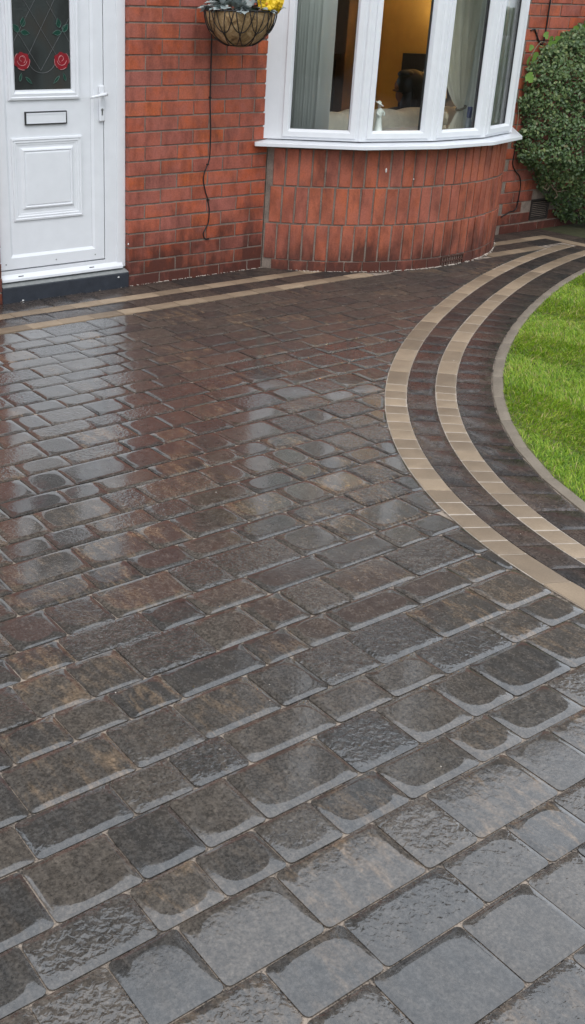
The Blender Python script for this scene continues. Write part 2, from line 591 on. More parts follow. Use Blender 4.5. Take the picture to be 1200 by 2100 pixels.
def block(mb, poly, inset, rad, drop, n=4, orad=0.007, tilt=0.0055, top=0.0, depth=0.03, soft=False):
    """one paving block: flat water-worn top, sloping rim, rounded corners"""
    poly = clean(poly)
    if len(poly) < 3: return False
    area = sum(poly[i].x * poly[(i + 1) % len(poly)].y - poly[(i + 1) % len(poly)].x * poly[i].y for i in range(len(poly))) / 2
    if area < 0.0012: return False
    inset = min(inset, 0.12 * math.sqrt(area)); rad = min(rad, 0.4 * math.sqrt(area))
    c = sum(poly, Vector((0, 0))) / len(poly)
    ax, ay = random.gauss(0, tilt), random.gauss(0, tilt)
    dz = random.gauss(0, 0.0006) + top
    z = lambda p: dz + ax * (p.x - c.x) + ay * (p.y - c.y)
    drop *= random.uniform(0.8, 1.3)
    # flat crown, then a shoulder that rolls over to the joint
    steps = ((inset, rad, 0.0), (inset * 0.94, rad * 0.98, 0.0), (inset * 0.62, rad * 0.80, 0.15), (inset * 0.30, rad * 0.50, 0.50), (0.0, orad, 1.0)) if soft else ((inset, rad, 0.0), (0.0, orad, 1.0))
    vs, fs = [], []
    for ins, rd, dr_ in steps:
        vs += [(p.x, p.y, z(p) - drop * dr_) for p in arcs(poly, ins, rd, n)]
    m = len(vs) // len(steps)
    O = vs[-m:]
    fs = [tuple(range(m))]
    for k in range(len(steps) - 1):
        fs += [((k + 1) * m + i, (k + 1) * m + (i + 1) % m, k * m + (i + 1) % m, k * m + i) for i in range(m)]
    smooth_n = len(fs)
    b = len(vs)
    vs += O + [(x, y, -depth) for x, y, _ in O]
    fs += [(b + m + i, b + m + (i + 1) % m, b + (i + 1) % m, b + i) for i in range(m)]
    mb.smooth_to = getattr(mb, 'smooth_to', []) + [True] * smooth_n + [False] * m
    mb.add(vs, fs, 0, (random.random(), random.random(), random.random()))
    return True


def seen(p):
    """approximate picture size and visibility of a spot on the ground"""
    d = Vector((p.x, p.y, 0)) - CAM
    zc = d.dot(fwd)
    if zc < 0.2: return -1
    x = 344.64 + F_PX * d.dot(r2) / zc; y = 955.53 + F_PX * d.dot(d2) / zc
    return 1 / zc if -60 < x < 1260 and -60 < y < 2160 else -1


GAP = 0.0017
# cross joints of each course as measured, course 1 nearest the house
ROWS = {
    1: [-0.907, -0.632, -0.483], 2: [-0.826, -0.669], 3: [-0.916, -0.755], 4: [-0.938, -0.727], 5: [-1.118, -0.912, -0.789],
    6: [-1.201, -0.993, -0.864], 7: [-1.402, -1.242, -1.051], 8: [-1.368, -1.196, -1.025], 9: [-1.641, -1.524, -1.304, -1.139, -0.72, -0.49, -0.26],
    10: [-1.647, -1.382, -0.515, -0.331, -0.065, 0.117],
    11: [-1.691, -1.535, -1.278, -1.114, -0.963, -0.741, -0.506, -0.31, -0.154, 0.011],
    12: [-1.843, -1.652, -1.389, -1.238, -1.079, -0.89, -0.599, -0.347, -0.176, -0.018],
    13: [-1.88, -1.726, -1.472, -1.314, -1.155, -1.002, -0.746, -0.581, -0.443, -0.24],
    14: [-2.042, -1.814, -1.662, -1.431, -1.208, -1.057, -0.9, -0.71, -0.477, -0.322],
    15: [-2.125, -1.969, -1.703, -1.559, -1.286, -1.13, -0.97, -0.833, -0.68, -0.519],
    16: [-2.012, -1.857, -1.631, -1.481, -1.215, -1.013, -0.87, -0.716, -0.561],
    17: [-2.245, -1.977, -1.75, -1.602, -1.376, -1.144, -0.989, -0.806, -0.653],
    18: [-2.29, -2.026, -1.871, -1.679, -1.456, -1.229, -0.961, -0.727],
    19: [-2.372, -2.22, -2.064, -1.798, -1.644, -1.382, -1.192, -1.046, -0.812],
    20: [-2.417, -2.26, -1.995, -1.841, -1.617, -1.349, -1.084, -0.94],
    21: [-2.455, -2.303, -2.15, -1.92, -1.735, -1.589, -1.433, -1.166, -0.901],
    22: [-2.576, -2.42, -2.269, -2.115, -1.849, -1.698, -1.553, -1.284, -1.055],
    23: [-2.617, -2.349, -2.158, -1.929, -1.776, -1.591, -1.358, -1.095],
    24: [-2.664, -2.431, -2.277, -2.124, -1.859, -1.67, -1.483, -1.218, -1.063],
    25: [-2.706, -2.512, -2.359, -2.205, -1.94, -1.748, -1.563, -1.412, -1.185],
    26: [-2.786, -2.556, -2.402, -2.249, -2.098, -1.905, -1.68, -1.53, -1.302],
    27: [-2.828, -2.676, -2.524, -2.292, -2.025, -1.872, -1.611, -1.453],
    28: [-2.448, -2.26, -1.994, -1.802], 29: [-2.302, -2.076, -1.886], 30: [-1.964],
}
LENS = [0.155, 0.155, 0.155, 0.192, 0.230, 0.267]
WID, NAR = 0.1602, 0.1214
rowline = {5: -1.3126, 4: -1.1524, 3: -1.031, 2: -0.8708, 1: -0.7494, 0: -0.560}
for i in range(6, 37): rowline[i] = rowline[i - 1] - (WID if i % 2 else NAR)
AL = [p for p in CURVE[R_AL]]
field = []
for r in range(1, 37):
    y1, y0 = rowline[r - 1], rowline[r]
    xs = sorted(ROWS.get(r, [random.uniform(-2.2, -1.9)]))
    full = [xs[0]]
    for x in xs[1:]:
        gap = x - full[-1]
        while gap > 0.30:
            l = random.choice([q for q in LENS if gap - q > 0.12] or [gap / 2])
            full.append(full[-1] + l); gap -= l
        full.append(x)
    while full[0] > -3.9: full.insert(0, full[0] - random.choice(LENS))
    while full[-1] < 3.3: full.append(full[-1] + random.choice(LENS))
    for a, b in zip(full, full[1:]):
        poly = [Vector((a + GAP, y0 + GAP)), Vector((b - GAP, y0 + GAP)), Vector((b - GAP, y1 - GAP)), Vector((a + GAP, y1 - GAP))]
        c = Vector(((a + b) / 2, (y0 + y1) / 2))
        if (c - Vector((2.2, 0.82))).length < 1.34 and c.y > -0.6: continue
        i = min(range(len(AL)), key=lambda q: (AL[q] - c).length_squared)
        j = max(1, min(len(AL) - 2, i))
        t = (AL[j + 1] - AL[j - 1]).normalized()
        n = Vector((t.y, -t.x))
        if n.dot(c - P0) < 0: n = -n
        poly = convex_clip(poly, n, n.dot(AL[j]) + GAP)
        if len(poly) >= 3: field.append((poly, c))
field.sort(key=lambda q: -seen(q[1]))
NSETT = 300
far = MB()
for i, (poly, c) in enumerate(field):
    if i < NSETT:
        mb = MB()
        if block(mb, poly, 0.0170, 0.050, 0.0038, n=3, orad=0.012, soft=True, tilt=0.0032): mb.build('paving_sett', M_SETT, drive)
    else:
        block(far, poly, 0.0170, 0.050, 0.0038, n=2, orad=0.012, soft=True, tilt=0.0032)
tag(far.build('distant_setts', M_SETT, drive), kind='stuff')

# ---- the two buff bands, the charcoal courses between them and along the lawn
def band(rin, rout, pitches, name, mat_, inset, rad, drop, th0, th1, parent):
    """rin is nearer the field; pitch along the inner line"""
    fine = [curve_pt((rin + rout) / 2, th0 + (th1 - th0) * i / 3000) for i in range(3001)]
    acc = [0.0]
    for a, b in zip(fine, fine[1:]): acc.append(acc[-1] + (b - a).length)
    at = lambda s: th0 + (th1 - th0) * min(3000, int(np.searchsorted(acc, s))) / 3000
    s = 0.0
    while s < acc[-1] - 0.09:
        th = at(s)
        p = pitches(th)
        g_ = 0.0030 if mat_ is M_BEIGE else 0.0016
        ta, tb = at(s + g_), at(s + p - g_)
        A, B = curve_pt(rin, ta), curve_pt(rin, tb)
        D, E_ = curve_pt(rout, ta), curve_pt(rout, tb)
        da = (D - A).normalized() * 0.0022; db = (E_ - B).normalized() * 0.0022
        poly = [A + da, B + db, E_ - db, D - da]
        if sum(poly[i].x * poly[(i + 1) % 4].y - poly[(i + 1) % 4].x * poly[i].y for i in range(4)) < 0: poly.reverse()
        s += p
        poly = convex_clip(poly, Vector((-1, 0)), -(3.612 if rin == R_AL else 3.668))
        if rin in (R_AL, R_AR): poly = convex_clip(poly, Vector((0, -1)), 0.462 if rin == R_AL else 0.40)
        if len(poly) < 3: continue
        mb = MB()
        if block(mb, poly, inset, rad, drop, n=2, orad=0.003, tilt=0.004): mb.build(name, mat_, parent)


half = lambda th: 0.0985 if 2.33 < th < 2.655 else 0.1945
band(R_AL, R_AR, half, 'buff_block', M_BEIGE, 0.0055, 0.006, 0.0020, 1.60, 2.95, border)
band(R_BL, R_BR, half, 'buff_block', M_BEIGE, 0.0055, 0.006, 0.0020, 1.60, 2.93, border)
band(R_AR, R_BL, lambda th: random.choice((0.15, 0.158, 0.19)), 'charcoal_block', M_DARK, 0.008, 0.030, 0.0028, 1.60, 2.93, border)
band(R_BR, R_EL, lambda th: random.choice((0.142, 0.15, 0.158)), 'charcoal_block', M_DARK, 0.008, 0.030, 0.0026, 1.60, 2.93, border)
edging = tag(strip('edging_bed', CURVE[R_EL], CURVE[R_ER], -0.012, M_SOIL), kind='structure', label='pale concrete edging between the border and the grass', cat='edging')
band(R_EL, R_ER, lambda th: 0.30, 'edging_block', M_CONC, 0.004, 0.004, 0.003, 1.70, 2.93, edging)


# ---- straight courses against the house: charcoal, buff, charcoal, buff
def courses(x0, x1, xr0, xr1, off):
    for y1, y0, mat_, nm, lens in ((-0.004, -0.205, M_DARK, 'charcoal_block', (0.155, 0.192, 0.23, 0.267)), (-0.205, -0.300, M_BEIGE, 'buff_block', (0.194,)),
                                   (-0.300, -0.460, M_DARK, 'charcoal_block', (0.155, 0.155, 0.267)), (-0.460, -0.555, M_BEIGE, 'buff_block', (0.194,))):
        x = x0 + random.uniform(-0.15, 0)
        e = x1 if x0 < 0 else {-0.205: 3.965, -0.300: 3.765, -0.460: 3.668, -0.555: 3.36}[y0]
        while x < e:
            l = random.choice(lens)
            c = Vector((x + l / 2, (y0 + y1) / 2))
            if (c - Vector((2.2, 0.82))).length > 1.30 or abs(c.x - 2.2) > 1.2:
                poly = [Vector((x + GAP / 2, y0 + GAP / 2)), Vector((x + l - GAP / 2, y0 + GAP / 2)), Vector((x + l - GAP / 2, y1 - GAP / 2)), Vector((x + GAP / 2, y1 - GAP / 2))]
                if x > 2.5 and x + l > e: poly = convex_clip(poly, Vector((-1, 0)), -e)
                mb = MB()
                b = mat_ is M_BEIGE
                if len(poly) > 2 and block(mb, poly, 0.0035 if b else 0.009, 0.004 if b else 0.03, 0.0012 if b else 0.003, n=2, orad=0.003, tilt=0.004):
                    mb.build(nm, mat_, drive)
            x += l


courses(-2.6, 1.56, 0, 0, 0)
courses(2.86, 3.655, 0, 0, 0)
# the courses turn the corner and run back along the hedge
for x0, x1, mat_, nm, y1 in ((3.765, 3.965, M_DARK, 'charcoal_block', -0.206), (3.670, 3.765, M_BEIGE, 'buff_block', -0.301)):
    y = y1
    while y > -2.2:
        l = 0.194 if mat_ is M_BEIGE else random.choice((0.155, 0.192, 0.23))
        poly = [Vector((x0 + GAP / 2, y - l + GAP / 2)), Vector((x1 - GAP / 2, y - l + GAP / 2)), Vector((x1 - GAP / 2, y - GAP / 2)), Vector((x0 + GAP / 2, y - GAP / 2))]
        mb = MB(); b = mat_ is M_BEIGE
        block(mb, poly, 0.0035 if b else 0.009, 0.004 if b else 0.03, 0.0012 if b else 0.003, n=2, orad=0.003, tilt=0.004)
        mb.build(nm, mat_, drive)
        y -= l

# ---- lawn
lawn_pts = [p for p in CURVE[R_ER]] + [Vector((-0.2, -8.0)), Vector((4.0, -8.0))] + [Vector((3.66, -1.1))]
LP = [p for p in CURVE[R_ER] if p.x < 3.66]
fan = MB()
right = [Vector((3.66, p.y)) for p in LP]
fan.add([(p.x, p.y, -0.004) for p in LP] + [(p.x, p.y, -0.004) for p in right], [(i, i + 1, len(LP) + i + 1, len(LP) + i) for i in range(len(LP) - 1)])
lawn = tag(fan.build('lawn', M_THATCH), kind='structure', label='front lawn of short green grass inside the curved edging', cat='lawn')
M_GRASS = make_leaf('grass_blade', [(0.0, (0.10, 0.21, 0.010)), (0.45, (0.235, 0.40, 0.020)), (0.8, (0.40, 0.53, 0.046)), (0.97, (0.56, 0.55, 0.12)), (1.0, (0.54, 0.44, 0.19))], 0.5, 0.35)


def grass():
    ex = np.array([[p.x, p.y] for p in CURVE[R_ER]])
    N = 460000
    X = rng.uniform(-0.95, 3.66, N); Y = rng.uniform(-4.6, -0.9, N)
    rr = np.hypot(X - P0.x, Y - P0.y); th = np.arctan2(Y - P0.y, X - P0.x)
    t = np.minimum(th - 2.4, 0.30)
    rc = R_ER + 0.15225 * t - 1.21658 * t ** 2 - 3.93857 * t ** 3 - 2.43789 * t ** 4
    dx, dy, dz = X - CAM.x, Y - CAM.y, -CAM.z
    zc = dx * fwd.x + dy * fwd.y + dz * fwd.z
    px = 344.64 + F_PX * (dx * r2.x + dy * r2.y + dz * r2.z) / zc
    py = 955.53 + F_PX * (dx * d2.x + dy * d2.y + dz * d2.z) / zc
    keep = (rr < rc - 0.004 + 0.006 * np.sin(th * 260) * np.sin(th * 97)) & (zc > 0.3)
    out = (px > 1290) | (py > 1240) | (px < -40)                 # beyond the picture the sward is kept thinner
    keep &= ~out | (rng.uniform(0, 1, N) < 0.45)
    # thin out with distance
    keep &= out | (rng.uniform(0, 1, N) < np.clip(1.6 - 0.16 * zc, 0.45, 1))
    X, Y, rr, rc, out = X[keep], Y[keep], rr[keep], rc[keep], out[keep]
    n = len(X)
    print('blades', n)
    # mower stripes: each pass lays the blades over and steps the cut
    pn = np.sin(X * 7.1 + 2 * np.sin(Y * 5.3)) * np.sin(Y * 6.3 + 1.7 * np.sin(X * 4.1))
    fr = ((X + 0.06 * np.sin(Y * 3.1) + 0.10 * (Y + 2.5) - 0.02) / 0.87) % 1.0
    edge = np.clip((rc - rr) / 0.05, 0, 1)
    lay = (fr - 0.5) * 2                                     # -1 laid one way, +1 the other
    clump = np.sin(X * 41 + 3 * np.sin(Y * 23)) * np.sin(Y * 37 + 2 * np.sin(X * 29))
    h = (0.017 + 0.018 * rng.uniform(0, 1, n) ** 1.5 + 0.006 * clump - 0.006 * (fr < 0.12)) * (0.65 + 0.35 * edge)
    lean = 0.55 + 0.5 * rng.uniform(0, 1, n)
    ang = rng.normal(0, 1.0, n) + np.where(lay > 0, 0.9, 3.9) + 0.8 * clump + 0.6 * pn
    lean *= 0.6 + 0.5 * np.abs(lay)
    lx, ly = np.cos(ang) * lean * h, np.sin(ang) * lean * h
    wa = rng.uniform(0, np.pi, n); wd = rng.uniform(0.0011, 0.0023, n) * np.where(out, 2.0, 1.0)
    wx, wy = np.cos(wa) * wd, np.sin(wa) * wd
    z0 = -0.006
    V = np.empty((n, 5, 3))
    V[:, 0] = np.c_[X - wx, Y - wy, np.full(n, z0)]
    V[:, 1] = np.c_[X + wx, Y + wy, np.full(n, z0)]
    V[:, 2] = np.c_[X + wx * .8 + lx * .4, Y + wy * .8 + ly * .4, z0 + h * .62]
    V[:, 3] = np.c_[X - wx * .8 + lx * .4, Y - wy * .8 + ly * .4, z0 + h * .62]
    V[:, 4] = np.c_[X + lx * 1.25, Y + ly * 1.25, z0 + h * (1.0 - 0.25 * lean)]
    base = np.arange(n)[:, None] * 5
    T = np.concatenate([base + np.array([[0, 1, 2]]), base + np.array([[0, 2, 3]]), base + np.array([[3, 2, 4]])])
    tone = np.clip(0.50 + 0.10 * clump + 0.12 * pn + rng.normal(0, 0.29, n) + 0.02 * lay + 0.22 * (rng.uniform(0, 1, n) > 0.965), 0, 1)
    rnd = np.c_[tone, tone, tone, np.ones(n)]
    o = fast('grass', V.reshape(-1, 3), T, M_GRASS, None, False, np.concatenate([rnd] * 3))
    tag(o, 'short wet green grass blades with mower stripes', 'grass', kind='stuff')


grass()


# ================================================================== the house
house = empty('brick_house', 'red brick house with white front door and curved bay window', 'house', (0, 0, 0))
ZJ = lambda k: 0.0635 + 0.08534 * (18 - k)
KTOP = -3                                    # brick by brick up to just above the picture
ZTOP = ZJ(KTOP)


def wall_box(name, boxes, mat_):
    mb = MB()
    for b in boxes: mb.box(*b)
    return mb.build(name, mat_, house)


front = wall_box('front_wall', [(0.006, 1.058, 0.005, 0.28, -0.05, ZTOP)], M_MORT)
front_l = wall_box('front_wall', [(-3.2, -0.865, 0.005, 0.28, -0.05, ZTOP)], M_MORT)
front_r = wall_box('front_wall', [(3.345, 7.0, 0.005, 0.28, -0.05, ZTOP)], M_MORT)
BH, BD = 0.0757, 0.05


def brick_mesh(l, h, j):
    """pressed brick: arrises eased, face a hair out of true"""
    mb = MB()
    e = 0.0022
    w_ = lambda s=0.0009: random.gauss(0, s)
    vs = []
    for (x, z) in ((0, 0), (l, 0), (l, h), (0, h)): vs.append((x + w_(), BD, z + w_()))
    for (x, z) in ((0, 0), (l, 0), (l, h), (0, h)): vs.append((x + vs[len(vs) - 4][0] - x, e, vs[len(vs) - 4][2]))
    f = []
    for (sx, sz), (x, y, z) in zip(((1, 1), (-1, 1), (-1, -1), (1, -1)), vs[4:8]): f.append((x + sx * e, 0.0 + w_(0.0005), z + sz * e))
    vs += f
    fs = [(8, 9, 10, 11)] + [(4 + i, 4 + (i + 1) % 4, 8 + (i + 1) % 4, 8 + i) for i in range(4)] + [(i, (i + 1) % 4, 4 + (i + 1) % 4, 4 + i) for i in range(4)]
    mb.add(vs, fs)
    return mb.mesh('brick_%d' % j, M_BRICK)


STR = [brick_mesh(0.2255, BH, i) for i in range(5)]
HALF = [brick_mesh(0.1105, BH, 10 + i) for i in range(3)]


def put_brick(x, z, kind, parent=front):
    o = link('brick', random.choice(STR if kind else HALF), parent)
    o.location = (x, random.gauss(0, 0.0008), z + random.gauss(0, 0.0006))
    o.rotation_euler = (0, random.gauss(0, 0.0025), random.gauss(0, 0.003))


for k in range(KTOP, 19):
    z = ZJ(k + 1) + 0.005
    # between the door and the bay: four and a half bricks
    if k % 2 == 0:
        xs = [(0.0, 1), (0.235, 1), (0.470, 1), (0.705, 1), (0.940, 0)]
    else:
        xs = [(0.0, 0), (0.120, 1), (0.355, 1), (0.590, 1), (0.825, 1)]
    for x, kd in xs: put_brick(x + 0.0005, z, kd)
    # left of the door
    put_brick(-0.862 - (0.2255 if k % 2 == 0 else 0.1105) , z, 1 if k % 2 == 0 else 0, front_l)
    put_brick(-0.867 - (0.2255 + 0.235 if k % 2 == 0 else 0.1105 + 0.235), z, 1, front_l)
    # beyond the bay
    s = 3.715 if k % 2 == 0 else 3.596
    for n in range(-2, 7):
        x = s + 0.235 * n + 0.005
        if x < 3.30: continue
        if 14.6 < k < 17.5 and 3.826 < x + 0.11 < 4.07: continue           # the wall vent
        put_brick(x, z, 1, front_r)

# bay base: three courses of bricks on end over a course of headers, on a curve
BC, BR_ = Vector((2.2, 0.82)), 1.411
bay = MB()
n = 48
A0, A1 = math.radians(-90 - 54.3), math.radians(-90 + 54.3)
ang = [A0 + (A1 - A0) * i / n for i in range(n + 1)]
vs = []
for r in (BR_ - 0.006, BR_ - 0.11):
    for z in (-0.04, 0.795):
        vs += [(BC.x + r * math.cos(a), BC.y + r * math.sin(a), z) for a in ang]
m = n + 1
fs = []
for i in range(n):
    fs += [(i, i + 1, m + i + 1, m + i), (2 * m + i + 1, 2 * m + i, 3 * m + i, 3 * m + i + 1), (m + i, m + i + 1, 3 * m + i + 1, 3 * m + i)]
bay.add(vs, fs)
bayw = bay.build('bay_wall', M_MORT, house)


def curved_brick(wd, h, j):
    mb = MB(); e = 0.0022
    q = lambda: random.gauss(0, 0.0008)
    c = [(-wd / 2 + q(), q()), (wd / 2 + q(), q()), (wd / 2 + q(), h + q()), (-wd / 2 + q(), h + q())]
    vs = [(x, 0.05, z) for x, z in c] + [(x, e, z) for x, z in c]
    vs += [(x + sx * e, -0.0004 + random.gauss(0, 0.0004), z + sz * e) for (x, z), (sx, sz) in zip(c, ((1, 1), (-1, 1), (-1, -1), (1, -1)))]
    mb.add(vs, [(8, 9, 10, 11)] + [(4 + i, 4 + (i + 1) % 4, 8 + (i + 1) % 4, 8 + i) for i in range(4)] + [(i, (i + 1) % 4, 4 + (i + 1) % 4, 4 + i) for i in range(4)])
    return mb.mesh('bay_brick_%d' % j, M_BAYB)


SOLD = [curved_brick(0.0740, 0.2300, i) for i in range(4)]
HEAD = [curved_brick(0.1135, 0.0750, 10 + i) for i in range(3)]
AVC = math.atan2(-0.585 - BC.y, 2.284 - BC.x)


def bay_brick(a, z, me):
    o = link('brick', me, bayw)
    r = BR_ + random.gauss(0, 0.0009)
    o.location = (BC.x + r * math.cos(a), BC.y + r * math.sin(a), z + random.gauss(0, 0.001))
    o.rotation_euler = (0, random.gauss(0, 0.004), a + math.pi / 2 + random.gauss(0, 0.004))


for row, z in enumerate((0.0700, 0.3115, 0.5530)):
    p = 0.0860 / BR_
    a = A0 + (0.004 if row == 0 else 0.010 + 0.010 * row) + 0.5 * p
    while a < A1 - 0.4 * p:
        bay_brick(a, z, random.choice(SOLD))
        a += p
p = 0.1235 / BR_
a = AVC - 0.5 * p - p * int((AVC - 0.5 * p - A0 - 0.4 * p) / p)
while a < A1:
    if abs(a - AVC) > 0.7 * p: bay_brick(a, -0.0115, random.choice(HEAD))
    a += p
# terracotta air brick set in the bottom course
ab = MB()
M_AIR = plain('dark_terracotta', (0.085, 0.035, 0.024), 0.7, 0.3, 90)
W2, H2 = 0.1175, 0.072
ab.box(-W2, W2, 0.016, 0.05, 0, H2)
for x0, x1, z0, z1 in ((-W2, W2, 0, 0.007), (-W2, W2, H2 - 0.007, H2), (-W2, -W2 + 0.007, 0.007, H2 - 0.007), (W2 - 0.007, W2, 0.007, H2 - 0.007), (-W2 + 0.007, W2 - 0.007, 0.0325, 0.0395)):
    ab.box(x0, x1, -0.0005, 0.0155, z0, z1)
for i in range(1, 9):
    x = -W2 + 0.007 + i * (2 * W2 - 0.014) / 9
    ab.box(x - 0.0035, x + 0.0035, 0.0008, 0.0155, 0.0072, 0.0323)
    ab.box(x - 0.0035, x + 0.0035, 0.0008, 0.0155, 0.0397, H2 - 0.0072)
o = ab.build('air_brick', M_AIR, bayw)
o.location = (BC.x + BR_ * math.cos(AVC), BC.y + BR_ * math.sin(AVC), -0.008)
o.rotation_euler = (0, 0, AVC + math.pi / 2)
# louvred vent low on the wall by the hedge
vt = MB()
vt.frame(3.832, 4.058, 0.078, 0.244, [(0, -0.04), (0, 0.004), (0.012, 0.004), (0.016, -0.004)], Matrix())
vt.box(3.846, 4.044, 0.010, 0.04, 0.092, 0.230)
for i in range(9):
    z = 0.0955 + i * 0.0152
    vt.add([(3.846, 0.004, z), (4.044, 0.004, z), (4.044, -0.002, z + 0.008), (3.846, -0.002, z + 0.008), (4.044, 0.0098, z + 0.013), (3.846, 0.0098, z + 0.013)],
           [(0, 1, 2, 3), (3, 2, 4, 5)])
vt.build('wall_vent', plain('shade_dark_vent_metal', (0.030, 0.023, 0.020), 0.6, 0.2), front_r)  # metal colour darkened to carry the shade under the hedge
# plaster-filled spots and a plug left in the brickwork
pl = MB()
for x, y, z, s in ((-0.004, -0.001, 0.262, 0.006), ):
    pl.ellipsoid((x, y, z), (s * 0.8, 0.003, s * 1.1))
a = math.radians(-90 - 22.5)
pl.ellipsoid((BC.x + BR_ * math.cos(a), BC.y + BR_ * math.sin(a) - 0.001, 0.660), (0.0075, 0.004, 0.015))
a = math.radians(-90 - 14.2)
pl.ellipsoid((BC.x + BR_ * math.cos(a), BC.y + BR_ * math.sin(a) - 0.001, 0.600), (0.004, 0.003, 0.005))
pl.build('filler_spot', plain('white_filler', (0.75, 0.74, 0.71), 0.8), bayw, True)

# upper walls, roof edge and bay storeys (above the picture, seen in the wet paving)
WH = 5.25
wall_box('upper_wall', [(-3.2, -0.865, 0.002, 0.28, ZTOP, 2.5), (-0.865, 0.012, 0.002, 0.28, 2.12, 2.5), (0.012, 1.058, 0.002, 0.28, ZTOP, 2.5), (1.058, 3.345, 0.002, 0.28, 2.10, 2.5), (3.345, 7.0, 0.002, 0.28, ZTOP, 2.5)], M_BRK2)
wall_box('rendered_wall', [(-3.2, 7.0, -0.012, 0.28, 2.501, WH)], make_granular('brown_pebbledash', [(0.3, (0.10, 0.085, 0.072)), (0.7, (0.20, 0.175, 0.15))], 12, 0.9, 0.8, 60))
wall_box('side_wall', [(-3.2, -2.92, 0.28, 5.05, -0.05, WH), (6.72, 7.0, 0.28, 5.05, -0.05, WH), (-2.92, 0.7, 4.77, 5.05, -0.05, WH), (3.0, 6.72, 4.77, 5.05, -0.05, WH), (0.7, 3.0, 4.77, 5.05, -0.05, 0.15), (0.7, 3.0, 4.77, 5.05, 2.35, WH)], M_BRK2)  # rear opening added to let daylight into the room
rf = MB()
rf.add([(-3.6, -0.42, 5.28), (7.4, -0.42, 5.28), (7.4, 2.5, 7.5), (-3.6, 2.5, 7.5), (7.4, 5.5, 5.28), (-3.6, 5.5, 5.28)], [(0, 1, 2, 3), (3, 2, 4, 5)])
M_TILE = plain('brown_roof_tile', (0.075, 0.045, 0.035), 0.75, 0.5, 25)
rf.build('roof', M_TILE, house)
sf = MB(); sf.box(-3.55, 7.35, -0.36, 0.0, 5.20, 5.235); sf.box(-3.55, 7.35, -0.385, -0.362, 5.12, 5.30)
sf.build('soffit', M_UPVC, house)
gu = MB(); gu.tube([(-3.55, -0.44, 5.23), (7.35, -0.44, 5.23)], 0.055, 10); gu.build('gutter', M_BLACK, house)

# ---- doorstep
st = MB()
st.box(-0.862, -0.0015, -0.006, 0.16, -0.03, 0.090)
o = st.build('doorstep', M_STEP, house)
bv = o.modifiers.new('ease', 'BEVEL'); bv.width = 0.006; bv.segments = 2
so = MB()
so.add([(-0.859, -0.004, 0.0915), (-0.003, -0.004, 0.0915), (-0.003, 0.070, 0.113), (-0.859, 0.070, 0.113), (-0.859, 0.16, 0.1135), (-0.003, 0.16, 0.1135), (-0.859, -0.004, 0.0895), (-0.003, -0.004, 0.0895)],
       [(0, 1, 2, 3), (3, 2, 5, 4), (6, 7, 1, 0)])
so.build('cement_fillet', M_SLAB, o)
sp = MB()
for x, z in ((-0.078, 0.066), (-0.735, 0.004)): sp.ellipsoid((x, -0.0065, z), (0.007, 0.002, 0.005))
sp.build('paint_spot', plain('white_paint_spot', (0.7, 0.7, 0.68), 0.7), o, True)

# ---- front door: outer frame, sash, panel, glazing
I4 = Matrix()
YD = 0.05
At = lambda y: Matrix.Translation((0, y, 0))
df = MB()
df.box(-0.925, -0.842, 0.042, 0.15, 0.118, 2.10)
df.box(-0.142, -0.0015, 0.042, 0.15, 0.118, 2.10)
df.box(-0.842, -0.142, 0.042, 0.15, 2.03, 2.10)
df.box(-0.062, -0.0018, 0.037, 0.0418, 0.118, 2.10)
dframe = df.build('door_frame', M_UPVC, house)
bv = dframe.modifiers.new('ease', 'BEVEL'); bv.width = 0.0035; bv.segments = 2
si = MB()
si.add([(-0.848, 0.022, 0.114), (-0.028, 0.022, 0.114), (-0.028, 0.022, 0.128), (-0.848, 0.022, 0.128), (-0.848, 0.0418, 0.152), (-0.028, 0.0418, 0.152),
        (-0.848, 0.052, 0.176), (-0.142, 0.052, 0.176)], [(0, 1, 2, 3), (3, 2, 5, 4)])
si.box(-0.842, -0.142, 0.0419, 0.15, 0.1182, 0.172)
si.build('door_sill', M_UPVC, dframe)
sl = MB()
for x in (-0.724, -0.247): sl.box(x - 0.016, x + 0.016, 0.029, 0.034, 0.137, 0.1415)
sl.build('drain_slot', M_SEAL, dframe)
door = MB()
# stiles and rails of the sash
x0, x1, z0, z1 = -0.841, -0.1445, 0.179, 2.026
door.frame(x0, x1, z0, z1, [(0, -0.06), (0, -0.008), (0.003, -0.005), (0.066, -0.005), (0.069, -0.0075), (0.083, -0.0165)], At(0.042))
door.box(-0.759, -0.226, 0.0585, 0.095, 0.262, 1.112)
door.box(-0.759, -0.7005, 0.0585, 0.095, 1.1125, 1.945)
door.box(-0.3475, -0.226, 0.0585, 0.095, 1.1125, 1.945)
door.box(-0.7004, -0.3476, 0.0585, 0.095, 1.1125, 1.1640)
door.box(-0.7004, -0.3476, 0.0585, 0.095, 1.90, 1.945)
dr = door.build('front_door', M_UPVC, house)
gap = MB()
gap.box(-0.1442, -0.1423, 0.050, 0.15, 0.175, 2.03); gap.box(-0.2265, -0.2245, 0.0575, 0.0584, 0.262, 1.945)
gap.build('door_seal', M_SEAL, dr)
PM = At(0.0584)
mo = MB()
mo.frame(-0.742, -0.288, 0.452, 0.912, [(0, -0.001), (0.002, 0.009), (0.012, 0.011), (0.016, 0.006), (0.026, 0.0075), (0.031, 0.003), (0.040, 0.0025), (0.043, -0.001)], PM)
mo.frame(-0.684, -0.344, 0.512, 0.858, [(0, -0.001), (0.004, 0.002), (0.012, 0.010), (0.018, 0.0115), (0.023, 0.005), (0.030, 0.009), (0.034, 0.0095)], PM)
mo.add([PM @ Vector(p) for p in ((-0.650, -0.0095, 0.546), (-0.378, -0.0095, 0.546), (-0.378, -0.0095, 0.824), (-0.650, -0.0095, 0.824))], [(0, 1, 2, 3)])
mo.build('panel_moulding', M_UPVC, dr)
gm = MB()
